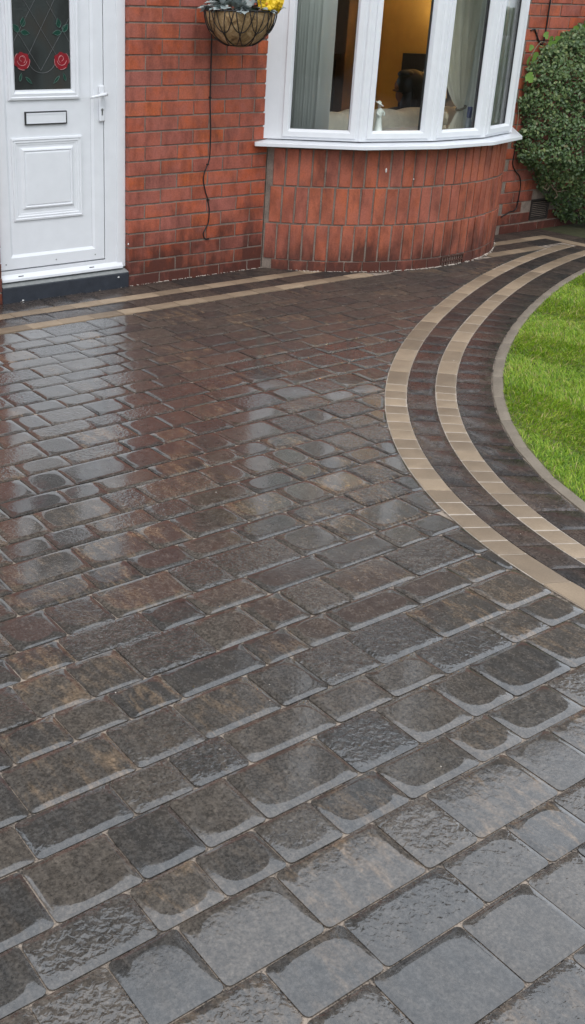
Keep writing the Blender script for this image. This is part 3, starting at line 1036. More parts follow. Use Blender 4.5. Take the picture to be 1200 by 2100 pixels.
gm.frame(-0.747, -0.296, 1.110, 2.0, [(0, -0.001), (0.002, 0.012), (0.014, 0.015), (0.019, 0.009), (0.034, 0.012), (0.0455, 0.002), (0.050, -0.012)], PM)
gm.build('glazing_bead', M_UPVC, dr)


def door_glass():
    k = NT('leaded_door_glass')
    v = k.pos()
    f = k.noise(k.mapping(v, (1, 1, 0.5)), 3.2, 3)
    k.l(k.ramp(f, [(0.32, (0.022, 0.022, 0.021)), (0.50, (0.045, 0.052, 0.050)), (0.68, (0.055, 0.043, 0.033))]), k.p.inputs['Base Color'])
    k.set(Roughness=0.16, Specular_IOR_Level=0.55)
    k.l(k.bump(k.noise(v, 75, 2), 0.25, 0.003), k.p.inputs['Normal'])
    return k.mat


g = MB(); g.box(-0.6995, -0.3485, 0.066, 0.072, 1.1645, 1.899); g.build('glass_pane', door_glass(), dr)
M_LEAD = plain('lead_came', (0.10, 0.105, 0.105), 0.5)
ld = MB()
yg = 0.0645
for a, b in (((-0.546, 1.64), (-0.6985, 1.405)), ((-0.430, 1.64), (-0.607, 1.345)), ((-0.35, 1.532), (-0.535, 1.262)), ((-0.627, 1.62), (-0.43, 1.335)), ((-0.505, 1.64), (-0.352, 1.41)), ((-0.6985, 1.5), (-0.535, 1.262)), ((-0.546, 1.64), (-0.352, 1.93)), ((-0.43, 1.64), (-0.352, 1.76)), ((-0.627, 1.62), (-0.6985, 1.73)), ((-0.505, 1.64), (-0.6985, 1.93))):
    ld.tube([(a[0], yg, a[1]), (b[0], yg, b[1])], 0.0017, 5)
arc = [(-0.525 + 0.088 * math.cos(t), yg, 1.332 + 0.082 * math.sin(t)) for t in [math.pi + 0.35 + (math.pi - 0.7) * i / 14 for i in range(15)]]
ld.tube(arc, 0.0017, 5)
ld.build('lead_strip', M_LEAD, dr)
M_ROSE = plain('stained_red', (0.24, 0.010, 0.018), 0.3)
M_PINK = plain('rose_outline', (0.48, 0.20, 0.20), 0.5)
M_DGRN = plain('stained_green', (0.004, 0.045, 0.028), 0.3)
M_LGRN = plain('leaf_outline', (0.07, 0.13, 0.105), 0.5)


def blob(mb, cx, cz, rx, rz, ph, y, mi=0, n=14, wob=0.0, k=5):
    vs = []
    for j in range(n):
        t = 2 * math.pi * j / n
        r = 1 + wob * math.cos(k * t + ph)
        vs.append((cx + rx * r * math.cos(t), y, cz + rz * r * math.sin(t)))
    vs2 = [(x, y + 0.003, z) for x, _, z in vs]
    mb.add(vs + vs2, [tuple(range(n))] + [(i, n + i, n + (i + 1) % n, (i + 1) % n) for i in range(n)], mi)


for cx, s in ((-0.648, 1), (-0.403, -1)):
    r = MB()
    blob(r, cx, 1.313, 0.047, 0.044, 0.6, 0.0632, 0, 28, 0.09, 7)
    for rad, a0, a1, dx, dz in ((0.030, 3.3, 6.1, 0, 0.006), (0.013, 0.4, 4.6, -0.002 * s, 0.012), (0.020, 5.2, 7.9, 0.0, 0.008), (0.047, 2.2, 3.4, 0, 0), (0.046, 4.0, 4.9, 0.004, 0), (0.046, -0.9, 0.2, 0, 0)):
        pth = [(cx + s * (dx + rad * math.cos(t)), 0.0628, 1.313 + dz + rad * math.sin(t)) for t in [a0 + (a1 - a0) * i / 9 for i in range(10)]]
        r.tube(pth, 0.0017, 5, 1)
    r.build('rose', [M_ROSE, M_PINK], dr)


def glass_leaf(cx, cz, a, l, wd):
    mb = MB()
    ca_, sa_ = math.cos(a), math.sin(a)
    outl = [(-0.5, 0), (-0.3, 0.32), (0.0, 0.46), (0.3, 0.28), (0.62, 0), (0.3, -0.30), (0.0, -0.46), (-0.3, -0.32)]
    pts = [(cx + l * (u * ca_) - wd * v * sa_, cz + l * u * sa_ + wd * v * ca_) for u, v in outl]
    mb.add([(x, 0.0632, z) for x, z in pts] + [(x, 0.0662, z) for x, z in pts], [tuple(range(8))] + [(i, 8 + i, 8 + (i + 1) % 8, (i + 1) % 8) for i in range(8)])
    mb.tube([(x, 0.0632, z) for x, z in pts + pts[:1]], 0.0014, 4, 1)
    mb.build('leaf', [M_DGRN, M_LGRN], dr)


for cx, cz, a, l, wd in ((-0.635, 1.507, 1.5, 0.045, 0.034), (-0.676, 1.477, 2.3, 0.048, 0.034), (-0.626, 1.457, -0.15, 0.050, 0.030), (-0.417, 1.505, 1.75, 0.045, 0.034), (-0.378, 1.480, 0.85, 0.048, 0.034), (-0.426, 1.457, 3.25, 0.050, 0.030),
                         (-0.661, 1.228, 1.3, 0.040, 0.018), (-0.612, 1.214, -0.75, 0.050, 0.017), (-0.436, 1.216, 3.95, 0.050, 0.017), (-0.386, 1.226, 1.9, 0.040, 0.018)):
    glass_leaf(cx, cz, a, l, wd)
lb = MB()
lb.frame(-0.650, -0.385, 0.978, 1.050, [(0, -0.001), (0.0015, 0.012), (0.006, 0.013), (0.0075, 0.008)], PM)
lbo = lb.build('letter_box', M_SEAL, dr)
lf = MB()
lf.box(-0.6425, -0.3925, 0.0474, 0.0575, 0.9855, 1.0425); lf.box(-0.6425, -0.3925, 0.0455, 0.0473, 1.034, 1.0425)
lf.build('letter_flap', M_UPVC, dr)
hd = MB()
hd.box(-0.181, -0.146, 0.0275, 0.0458, 0.982, 1.182)
ho = hd.build('handle_plate', M_UPVC, dr)
bv = ho.modifiers.new('ease', 'BEVEL'); bv.width = 0.009; bv.segments = 3
lv = MB()
lv.tube([(-0.160, 0.03, 1.132), (-0.160, 0.002, 1.132)], 0.0105, 10)
lv.tube([(-0.150, -0.004, 1.135), (-0.165, -0.008, 1.134), (-0.20, -0.009, 1.129), (-0.240, -0.005, 1.122), (-0.258, 0.0, 1.119)], [0.010, 0.0105, 0.0088, 0.0075, 0.006], 10)
lv.build('door_handle', M_UPVC, dr, True)
ky = MB()
ky.tube([(-0.164, 0.030, 1.048), (-0.164, 0.0262, 1.048)], 0.0085, 12); ky.box(-0.1685, -0.1595, 0.0262, 0.030, 1.018, 1.044)
ky.build('keyhole', M_CHROME, dr)
sc = MB()
for x, z in ((-0.808, 0.212), (-0.480, 0.209), (-0.212, 0.211)): sc.tube([(x, 0.048, z), (x, 0.0455, z)], 0.0045, 8)
sc.build('rail_screw', M_CHROME, dr)

# ---- bay window: five facets
FW = [Vector(p) for p in ((1.02, 0.0), (1.456, -0.436), (1.929, -0.600), (2.424, -0.600), (2.897, -0.436), (3.333, 0.0))]
SP = [Vector(p) for p in ((0.945, -0.001), (0.93, -0.03), (1.42, -0.515), (1.915, -0.685), (2.438, -0.685), (2.935, -0.515), (3.425, -0.03), (3.41, -0.001))]
SI = [Vector(p) for p in ((1.11, -0.001), (1.12, 0.0), (1.512, -0.346), (1.952, -0.498), (2.401, -0.498), (2.841, -0.346), (3.235, 0.0), (3.24, -0.001))]
WZ0, WZ1 = 0.842, 2.10
bw = MB()
frames = []
MF = []
for a, b in zip(FW, FW[1:]):
    t = (b - a).normalized()
    M = Matrix(((t.x, -t.y, 0, a.x), (t.y, t.x, 0, a.y), (0, 0, 1, 0), (0, 0, 0, 1)))
    MF.append((M, (b - a).length))
for (M, L), i in zip(MF, range(5)):
    xa = 0.084 if i == 0 else 0.0
    xb = L - 0.084 if i == 4 else L
    bw.frame(xa, xb, WZ0, WZ1, [(0, -0.07), (0, 0.0), (0.046, 0.0), (0.046, -0.07)], M)
    if i == 0: bw.box(-0.012, 0.0838, -0.0012, 0.07, WZ0, WZ1, 0, M)
    if i == 4: bw.box(L - 0.0838, L + 0.012, -0.0012, 0.07, WZ0, WZ1, 0, M)
for p in FW[1:-1]:
    bw.tube([(p.x, p.y + 0.010, WZ0 + 0.001), (p.x, p.y + 0.010, WZ1)], 0.0165, 12)
bwin = bw.build('bay_window', M_UPVC, house)
wsil = MB()
k = len(SP)
vs = [(p.x, p.y, 0.8005) for p in SP] + [(p.x, p.y, 0.8200) for p in SP] + [(p.x * .985 + q.x * .015, p.y * .985 + q.y * .015, 0.8235) for p, q in zip(SP, SI)] + [(p.x, p.y, 0.8425) for p in SI] + [(p.x, p.y, 0.8005) for p in SI]
fs = []
for r in range(4):
    fs += [(r * k + i, r * k + i + 1, (r + 1) * k + i + 1, (r + 1) * k + i) for i in range(k - 1)]
fs += [(4 * k + i, 4 * k + i + 1, i + 1, i) for i in range(k - 1)]
wsil.add(vs, fs)
wsil.build('window_sill', M_UPVC, bwin)
for i, (M, L) in enumerate(MF):
    s0, s1 = (0.166, 0.533) if i == 0 else ((L - 0.533, L - 0.166) if i == 4 else (0.082, L - 0.084))
    a0, a1 = s0 - 0.066, s1 + 0.066
    sash = MB()
    sash.frame(a0 + 0.018, a1 - 0.018, WZ0 + 0.016, WZ1 - 0.02, [(0, -0.01), (0, 0.010), (0.003, 0.0125), (0.032, 0.0125), (0.035, 0.010), (0.047, -0.012), (0.048, -0.020)], M)
    so_ = sash.build('window_sash', M_UPVC, bwin)
    gk = MB()
    gk.frame(s0 - 0.001, s1 + 0.001, WZ0 + 0.050, WZ1 - 0.06, [(0, -0.0195), (0.0035, -0.0195), (0.0035, -0.045)], M)
    gk.build('glazing_gasket', M_SEAL, bwin)
    gp = MB(); gp.box(s0 - 0.01, s1 + 0.01, 0.024, 0.028, WZ0 + 0.045, WZ1 - 0.06, 0, M)
    gp.build('window_pane', M_GLASS, bwin)
    gp = MB(); gp.box(s0 - 0.01, s1 + 0.01, 0.042, 0.046, WZ0 + 0.045, WZ1 - 0.06, 0, M)      # double glazed
    gp.build('window_pane', M_GLASS, bwin)
wb = MB()
J = [Vector(p) for p in ((1.13, 0.30), (1.10, 0.07), (1.50, -0.352), (1.949, -0.508), (2.404, -0.508), (2.853, -0.352), (3.25, 0.07), (3.22, 0.30))]
wb.add([(p.x, p.y, 0.846) for p in J] + [(p.x, p.y, 0.815) for p in J], [tuple(range(8)), tuple(range(15, 7, -1))] + [(i, 8 + i, 8 + (i + 1) % 8, (i + 1) % 8) for i in range(8)])
wb.build('window_board', M_UPVC, bwin)
# head of the bay and the storey above it
hb = MB()
def bay_prism(mb, ring, z0, z1):
    k = len(ring)
    mb.add([(p.x, p.y, z0) for p in ring] + [(p.x, p.y, z1) for p in ring], [tuple(range(k - 1, -1, -1)), tuple(range(k, 2 * k))] + [(i, (i + 1) % k, k + (i + 1) % k, k + i) for i in range(k)])
bay_prism(hb, SP, 2.102, 2.20); hb.build('bay_fascia', M_UPVC, house)
FQ = [Vector((p.x, p.y + 0.0)) for p in FW]
hb = MB(); bay_prism(hb, FQ, 2.20, 3.05); hb.build('bay_hung_tiles', plain('clay_hanging_tile', (0.20, 0.075, 0.05), 0.7, 0.5, 20), house)
hb = MB(); bay_prism(hb, SP, 3.05, 3.09); bay_prism(hb, SP, 4.45, 4.60); hb.build('upper_sill', M_UPVC, house)
ub = MB(); ug = MB()
for (M, L), i in zip(MF, range(5)):
    ub.frame(0, L, 3.09, 4.45, [(0, -0.07), (0, 0.0), (0.082, 0.0), (0.084, -0.02)], M)
    ug.box(0.07, L - 0.07, 0.024, 0.030, 3.15, 4.38, 0, M)
ub.build('upper_window', M_UPVC, house); ug.build('upper_glass', plain('dark_window_glass', (0.02, 0.022, 0.024), 0.05, spec=0.8), house)
hb = MB(); bay_prism(hb, [Vector((2.18 + (p.x - 2.18) * 1.05, p.y * 1.05)) for p in FW], 4.60, 4.70); hb.build('bay_roof', M_TILE, house)


# ================================================================== the room behind the bay
M_OCH = plain('ochre_wall_paint', (0.80, 0.47, 0.115), 0.75, 0.1, 40, 0.06)
M_DIM = plain('brown_wall_paint', (0.13, 0.075, 0.045), 0.7)
M_WOOD = plain('dark_wood', (0.035, 0.022, 0.017), 0.35)
wall_box('room_wall', [(3.55, 3.70, 0.281, 4.6, 0.12, 2.55), ], M_OCH)
wall_box('chimney_breast', [(3.16, 3.549, 1.60, 3.3, 0.12, 2.55)], M_DIM)
M_CREAM = plain('cream_wall_paint', (0.72, 0.66, 0.54), 0.8)
wall_box('room_back', [(0.40, 0.70, 4.601, 4.76, 0.12, 2.55), (3.0, 3.70, 4.601, 4.76, 0.12, 2.55), (0.70, 3.0, 4.601, 4.76, 2.35, 2.55), (0.25, 0.399, 0.281, 4.76, 0.12, 2.55)], M_CREAM)
mb = MB()  # unseen rear window, added to bring more daylight into the room
for x0 in (0.70, 1.467, 2.234): mb.frame(x0, x0 + 0.766, 0.151, 2.349, [(0, -0.05), (0, 0.0), (0.07, 0.0), (0.07, -0.05)], Matrix.Translation((0, 4.85, 0)))
mb.build('added_rear_frame', M_UPVC, house)
mb = MB(); mb.box(0.74, 2.96, 4.87, 4.876, 0.2, 2.3); mb.build('added_rear_pane', M_GLASS, house)
wall_box('room_floor', [(0.40, 3.549, 0.285, 4.6, 0.02, 0.12)], plain('room_carpet', (0.12, 0.08, 0.06), 0.9))
wall_box('room_ceiling', [(0.25, 3.70, 0.281, 4.75, 2.551, 2.65)], plain('ceiling_paint', (0.7, 0.68, 0.63), 0.9))

cab = empty('fireplace', 'dark wooden fireplace surround seen through the left pane', 'fireplace', (3.10, 2.45, 0.12))
for nm, b in (('mantel_shelf', (-0.12, 0.058, -0.80, 0.80, 1.12, 1.17)), ('side_panel', (-0.04, 0.058, -0.74, -0.52, 0.0, 1.119)), ('side_panel', (-0.04, 0.058, 0.52, 0.74, 0.0, 1.119)), ('frieze', (-0.03, 0.058, -0.519, 0.519, 0.85, 1.119)), ('hearth_back', (0.0, 0.058, -0.519, 0.519, 0.0, 0.849))):
    mb = MB(); mb.box(*b); mb.build(nm, M_WOOD, cab)

M_SOFA = plain('tan_sofa_fabric', (0.50, 0.41, 0.28), 0.9, 0.3, 60, 0.3)
M_COVER = plain('pale_sofa_cover', (0.74, 0.71, 0.60), 0.9, 0.3, 50, 0.15)
sofa = empty('sofa', 'tan and cream sofa with its back to the bay window', 'sofa', (2.25, 0.45, 0.12))


def soft(name, b, mat_, parent, w_=0.05, seg=3):
    mb = MB(); mb.box(*b)
    o = mb.build(name, mat_, parent, True)
    m_ = o.modifiers.new('round', 'BEVEL'); m_.width = w_; m_.segments = seg
    return o


soft('sofa_base', (-1.0, 1.0, -0.22, 0.50, 0.06, 0.30), M_SOFA, sofa)
for x in (-0.97, -0.32, 0.33): soft('seat_cushion', (x, x + 0.64, -0.10, 0.52, 0.301, 0.40), M_SOFA, sofa, 0.04)
for x in (-0.97, -0.32, 0.33): soft('back_cushion', (x, x + 0.64, -0.30, -0.12, 0.28, 0.80), M_SOFA, sofa, 0.07, 4)
for x in (-1.16, 1.001): soft('sofa_arm', (x, x + 0.16, -0.26, 0.52, 0.05, 0.56), M_SOFA, sofa, 0.06, 4)
cv = MB()
nx = 60
prof = [(-0.315, 0.50), (-0.322, 0.66), (-0.318, 0.79), (-0.29, 0.838), (-0.22, 0.846), (-0.15, 0.835), (-0.105, 0.77), (-0.10, 0.6)]
for i in range(nx + 1):
    x = -1.0 + 2.0 * i / nx
    for j, (y, z) in enumerate(prof):
        cv.v.append((x, y + 0.010 * math.sin(x * 17 + j), z + 0.007 * math.sin(x * 9.0 + j * 0.7) + 0.006 * math.sin(x * 23)))
for i in range(nx):
    for j in range(len(prof) - 1):
        a = i * len(prof) + j
        cv.f.append((a, a + 1, a + len(prof) + 1, a + len(prof))); cv.m.append(0); cv.a.append(None)
cv.build('sofa_cover', M_COVER, sofa, True)

tv = empty('television', 'dark screen on the ochre wall behind the seated person', 'television', (3.50, 0.92, 0.86))
mb = MB(); mb.box(-0.004, 0.044, -0.36, 0.34, 0, 0.445); mb.build('tv_case', plain('tv_case', (0.018, 0.017, 0.02), 0.35), tv)
mb = MB(); mb.box(-0.0065, -0.0042, -0.345, 0.325, 0.015, 0.43); mb.build('tv_screen', plain('tv_screen', (0.030, 0.028, 0.036), 0.55), tv)

# ---- the lamp whose glow lights the ochre wall
lamp = empty('table_lamp', 'lit table lamp with cream shade in the room behind the window post', 'lamp', (3.20, 0.612, 0.12))
mb = MB(); mb.lathe([(0.15, 0.0), (0.15, 0.03), (0.02, 0.06), (0.02, 0.55), (0.20, 0.58), (0.20, 0.60)], 18); mb.build('side_table', M_WOOD, lamp, True)
mb = MB(); mb.lathe([(0.07, 0.601), (0.07, 0.62), (0.03, 0.66), (0.05, 0.76), (0.015, 0.86), (0.012, 0.92)], 16); mb.build('lamp_base', plain('lamp_ceramic', (0.5, 0.46, 0.38), 0.3), lamp, True)
mb = MB(); mb.lathe([(0.12, 0.88), (0.08, 1.10)], 24); mb.f = mb.f[:-2]; mb.m = mb.m[:-2]; mb.a = mb.a[:-2]
sh = plain('cream_lamp_shade', (0.75, 0.66, 0.48), 0.9)
mb.build('lamp_shade', sh, lamp, True)
bl = bpy.data.lights.new('lamp_bulb', 'POINT'); bl.energy = 42; bl.color = (1.0, 0.87, 0.66); bl.shadow_soft_size = 0.04
bo_ = bpy.data.objects.new('lamp_bulb', bl); C.objects.link(bo_); bo_.parent = lamp; bo_.location = (0, 0, 1.02)

# ---- the person on the sofa, turned away, face to the left
per = empty('person', 'seated person with long dark hair and dark top behind the second pane', 'person', (2.74, 0.50, 0.52))
J_ = {'pel': ((0, 0.02, -0.02), 0.150), 'sp': ((0.0, -0.03, 0.16), 0.140), 'ch': ((0.01, -0.055, 0.31), 0.150), 'nk0': ((0.0, -0.07, 0.43), 0.062), 'nk': ((-0.01, -0.075, 0.47), 0.055),
      'h0': ((-0.030, -0.072, 0.530), 0.066), 'h1': ((-0.035, -0.070, 0.590), 0.083), 'h2': ((-0.030, -0.070, 0.640), 0.070),
      'no': ((-0.125, -0.050, 0.565), 0.012), 'chin': ((-0.095, -0.055, 0.515), 0.030)}
E_ = [('pel', 'sp'), ('sp', 'ch'), ('ch', 'nk0'), ('nk0', 'nk'), ('nk', 'h0'), ('h0', 'h1'), ('h1', 'h2'), ('h1', 'no'), ('h0', 'chin')]
for s, t in ((-1, 'l'), (1, 'r')):
    J_.update({t + 'sh': ((0.17 * s, -0.05, 0.36), 0.070), t + 'el': ((0.25 * s, 0.05, 0.10), 0.048), t + 'wr': ((0.13 * s, 0.26, 0.06), 0.030), t + 'pa': ((0.115 * s, 0.33, 0.055), 0.034),
               t + 'hp': ((0.09 * s, 0.06, -0.03), 0.095), t + 'kn': ((0.12 * s, 0.47, 0.02), 0.065), t + 'an': ((0.12 * s, 0.50, -0.35), 0.042), t + 'to': ((0.13 * s, 0.66, -0.385), 0.035)})
    E_ += [('ch', t + 'sh'), (t + 'sh', t + 'el'), (t + 'el', t + 'wr'), (t + 'wr', t + 'pa'), ('pel', t + 'hp'), (t + 'hp', t + 'kn'), (t + 'kn', t + 'an'), (t + 'an', t + 'to')]
    for q, (fx, ln) in enumerate(((-0.027, 0.075), (-0.009, 0.085), (0.009, 0.080), (0.026, 0.062))):
        J_[t + 'f%d' % q] = ((0.115 * s + fx, 0.37, 0.055), 0.009); J_[t + 'g%d' % q] = ((0.115 * s + fx, 0.33 + ln, 0.035), 0.0075)
        E_ += [(t + 'pa', t + 'f%d' % q), (t + 'f%d' % q, t + 'g%d' % q)]
    J_[t + 'th'] = ((0.115 * s - 0.045 * s, 0.325, 0.045), 0.010); J_[t + 'ti'] = ((0.115 * s - 0.055 * s, 0.36, 0.03), 0.008)
    E_ += [(t + 'pa', t + 'th'), (t + 'th', t + 'ti')]
keys = list(J_)
me = bpy.data.meshes.new('person_body')
me.from_pydata([J_[k][0] for k in keys], [(keys.index(a), keys.index(b)) for a, b in E_], [])
bo = link('body', me, per)
sm = bo.modifiers.new('skin', 'SKIN')
ss = bo.modifiers.new('sub', 'SUBSURF'); ss.levels = 2; ss.render_levels = 2


def body_mat():
    k = NT('skin_and_dark_clothes')
    z = k.n('ShaderNodeSeparateXYZ'); k.l(k.obj(), z.inputs[0])
    k.l(k.ramp(z.outputs[2], [(0.455, (0.018, 0.020, 0.026)), (0.465, (0.26, 0.12, 0.075))], 'CONSTANT'), k.p.inputs['Base Color'])
    k.set(Roughness=0.65)
    return k.mat


me.materials.append(body_mat())
for i, k_ in enumerate(keys):
    sv = me.skin_vertices[0].data[i]
    r = J_[k_][1]; sv.radius = (r, r)
    sv.use_root = (k_ == 'pel')
bo.modifiers['skin'].use_smooth_shade = True
hr = MB()
hr.ellipsoid((0.000, -0.090, 0.592), (0.118, 0.105, 0.112), 20, 14)
hr.ellipsoid((0.045, -0.120, 0.47), (0.145, 0.090, 0.22), 20, 14)
hr.ellipsoid((0.075, -0.120, 0.34), (0.185, 0.085, 0.20), 20, 14)
hr.ellipsoid((-0.055, -0.085, 0.668), (0.055, 0.07, 0.032), 14, 9)
for i in range(70):
    a = random.uniform(-0.10, 0.20)
    hr.tube([(a * 0.5, -0.15 - random.uniform(0, 0.02), 0.66 - abs(a) * 0.3), (a * 0.9 + 0.02, -0.185, 0.54), (a + 0.03, -0.19, 0.40), (a * 1.1 + 0.03 + random.uniform(-.02, .02), -0.185, 0.27)], [0.006, 0.008, 0.008, 0.003], 5)
hr.build('hair', plain('dark_hair', (0.012, 0.012, 0.015), 0.4), per, True)


# ---- blinds, curtain and ornaments at the bay
M_SLAT = plain('pale_blind_fabric', (0.90, 0.93, 0.91), 0.7, 0.1, 60, 0.05)
_t = M_SLAT.node_tree
_td = _t.nodes.new('ShaderNodeBsdfTranslucent'); _td.inputs[0].default_value = (0.90, 0.93, 0.91, 1)
_mx = _t.nodes.new('ShaderNodeMixShader'); _mx.inputs[0].default_value = 0.45
_t.links.new(_t.nodes['Principled BSDF'].outputs[0], _mx.inputs[1]); _t.links.new(_td.outputs[0], _mx.inputs[2])
_t.links.new(_mx.outputs[0], _t.nodes['Material Output'].inputs['Surface'])


def facet(i, s, y):
    M, L = MF[i]
    return M @ Vector((s, y, 0))


def slat(parent, base, p, a, wd, z0, z1):
    mb = MB()
    n = 5
    vs = []
    for j in range(n + 1):
        u = (j / n - 0.5)
        q = Vector((math.cos(a), math.sin(a), 0)) * (u * wd) + Vector((-math.sin(a), math.cos(a), 0)) * (0.010 * (1 - 4 * u * u))
        for z in (z0, z1): vs.append((p.x + q.x - base[0], p.y + q.y - base[1], z - base[2]))
    k = len(vs)
    vs += [(x + 0.0012 * -math.sin(a), y + 0.0012 * math.cos(a), z) for x, y, z in vs]
    fs = [(2 * j, 2 * j + 2, 2 * j + 3, 2 * j + 1) for j in range(n)] + [(k + 2 * j + 1, k + 2 * j + 3, k + 2 * j + 2, k + 2 * j) for j in range(n)] + [(2 * j, k + 2 * j, k + 2 * j + 2, 2 * j + 2) for j in range(n)]
    mb.add(vs, fs)
    mb.build('slat', M_SLAT, parent, True)


b0 = facet(0, 0.30, 0.10)
vb = empty('vertical_blind', 'pale vertical blind bunched at the left end of the bay window', 'blind', (b0.x, b0.y, 0.86), 'vertical blinds in the bay window')
base = (b0.x, b0.y, 0.86)
fa = math.atan2(FW[1].y - FW[0].y, FW[1].x - FW[0].x)
for i in range(11):
    slat(vb, base, facet(0, 0.150 + 0.0175 * i, 0.088 + 0.001 * i), fa + math.radians(30 + random.uniform(-7, 7)), 0.086, 0.868, 2.06)
slat(vb, base, facet(0, 0.362, 0.085), fa + math.radians(12), 0.088, 0.862, 2.06)
mb = MB()
a, b = facet(0, 0.03, 0.10) - Vector(base[:2] + (0,)), facet(0, 0.60, 0.10) - Vector(base[:2] + (0,))
mb.tube([(a.x, a.y, 2.075 - 0.86), (b.x, b.y, 2.075 - 0.86)], 0.016, 8); mb.build('head_rail', M_UPVC, vb)
b3 = facet(3, 0.25, 0.10)
vb = empty('vertical_blind', 'grey green vertical blind drawn across the narrow right pane', 'blind', (b3.x, b3.y, 0.86), 'vertical blinds in the bay window')
base = (b3.x, b3.y, 0.86)
fa = math.atan2(FW[4].y - FW[3].y, FW[4].x - FW[3].x)
for i in range(7):
    slat(vb, base, facet(3, 0.11 + 0.062 * i, 0.085), fa + math.radians(28 + random.uniform(-4, 4)), 0.088, 0.862, 2.06)
mb = MB()
a, b = facet(3, 0.03, 0.10) - Vector(base[:2] + (0,)), facet(3, 0.48, 0.10) - Vector(base[:2] + (0,))
mb.tube([(a.x, a.y, 2.075 - 0.86), (b.x, b.y, 2.075 - 0.86)], 0.016, 8); mb.build('head_rail', M_UPVC, vb)

ctn = empty('curtain', 'cream curtain gathered by a tie behind the third pane', 'curtain', (2.45, -0.36, 0.846), 'curtains in the bay window')
mb = MB()
NU, NV = 90, 46
PX, PZ = 0.055, 0.160
for j in range(NV + 1):
    v_ = j / NV
    z = 0.005 + 1.215 * v_
    for i in range(NU + 1):
        u = i / NU
        xt = -0.435 + 0.62 * u
        if z > PZ:
            f = min(1, (z - PZ) / (1.22 - PZ)); g_ = f ** (0.62 if u < 0.5 else 0.8)
            x = PX + (u - 0.5) * 0.045 * (1 - g_) + (xt - PX) * g_
            amp = 0.006 + 0.022 * f
        else:
            f = (PZ - z) / PZ
            x = PX + (u - 0.5) * (0.045 + 0.13 * f) - 0.03 * f
            amp = 0.006 + 0.012 * f
        y = 0.055 + amp * math.sin(u * 34 + 0.6 * math.sin(z * 5)) + 0.4 * amp * math.sin(u * 71 + 2)
        mb.v.append((x, y, z))
for j in range(NV):
    for i in range(NU):
        a = j * (NU + 1) + i
        mb.f.append((a, a + 1, a + NU + 2, a + NU + 1)); mb.m.append(0); mb.a.append(None)
mb.build('curtain_cloth', plain('cream_curtain_cloth', (0.76, 0.74, 0.62), 0.85, 0.15, 200, 0.05), ctn, True)
mb = MB(); mb.tube([(PX + 0.036 * math.cos(t), 0.055 + 0.026 * math.sin(t), PZ + 0.012 * math.cos(t)) for t in [2 * math.pi * i / 16 for i in range(17)]], 0.008, 6)
mb.build('tie_band', plain('olive_tie', (0.16, 0.14, 0.09), 0.8), ctn, True)

c2 = empty('curtain', 'pale straight curtain hanging at the far right of the bay', 'curtain', (2.90, -0.10, 0.846), 'curtains in the bay window')
mb = MB()
for j in range(13):
    z = 0.004 + 1.21 * j / 12
    for i in range(81):
        u = i / 80
        q = 0.012 * math.sin(u * 46 + 0.3 * math.sin(z * 4)) + 0.006 * math.sin(u * 97)
        mb.v.append((-0.30 + 0.60 * u - 0.38 * q, -0.10 + 0.22 * u + 0.92 * q, z))
for j in range(12):
    for i in range(80):
        a = j * 81 + i
        mb.f.append((a, a + 1, a + 82, a + 81)); mb.m.append(0); mb.a.append(None)
mb.build('curtain_cloth', plain('pale_grey_curtain', (0.62, 0.64, 0.58), 0.85, 0.1, 200, 0.05), c2, True)

fg = empty('figurine', 'white porcelain lady in a wide hat on the window board', 'figurine', (1.600, -0.435, 0.846))
mb = MB()
mb.lathe([(0.040, 0.0), (0.041, 0.012), (0.031, 0.05), (0.023, 0.09), (0.0175, 0.125), (0.016, 0.142), (0.019, 0.152), (0.0215, 0.172), (0.017, 0.190), (0.008, 0.196)], 20)
M_PORC = plain('white_porcelain', (0.72, 0.76, 0.70), 0.25, 0, 10, 0.04)
mb.build('dress', M_PORC, fg, True)
mb = MB(); mb.ellipsoid((-0.004, 0, 0.208), (0.012, 0.012, 0.014)); mb.build('head', plain('porcelain_face', (0.68, 0.56, 0.48), 0.3), fg, True)
mb = MB()
Rh = Matrix.Rotation(0.42, 3, 'Y') @ Matrix.Rotation(0.30, 3, 'X')
mb.ellipsoid((-0.008, 0, 0.222), (0.037, 0.033, 0.005), 18, 7, 0, Rh); mb.ellipsoid((-0.006, 0, 0.228), (0.016, 0.015, 0.010), 12, 7, 0, Rh); mb.build('hat', M_PORC, fg, True)
mb = MB()
mb.tube([(0.017, -0.004, 0.185), (0.032, -0.012, 0.165), (0.022, -0.022, 0.150)], [0.0065, 0.006, 0.005], 8); mb.tube([(-0.017, -0.004, 0.185), (-0.030, -0.010, 0.165), (-0.014, -0.022, 0.150)], [0.0065, 0.006, 0.005], 8)
mb.build('arms', M_PORC, fg, True)

og = empty('ornament', 'small cream bust on a dark base beside the tied curtain', 'ornament', (2.150, -0.49, 0.846))
mb = MB(); mb.lathe([(0.032, 0), (0.032, 0.016), (0.022, 0.024), (0.026, 0.034), (0.016, 0.042)], 16); mb.build('base', M_WOOD, og, True)
mb = MB(); mb.lathe([(0.017, 0.042), (0.021, 0.052), (0.012, 0.064), (0.010, 0.080)], 14); mb.ellipsoid((-0.003, 0, 0.118), (0.023, 0.025, 0.042), 14, 10); mb.ellipsoid((-0.012, -0.02, 0.116), (0.006, 0.008, 0.008)); mb.build('bust', plain('cream_plaster', (0.55, 0.46, 0.32), 0.6), og, True)
bt = empty('spray_bottle', 'slim bottle with a blue cap at the right of the third pane', 'bottle', (2.395, -0.48, 0.846))
mb = MB(); mb.lathe([(0.019, 0), (0.020, 0.01), (0.020, 0.095), (0.015, 0.112)], 14); mb.build('bottle_body', plain('pale_label', (0.30, 0.36, 0.42), 0.4), bt, True)
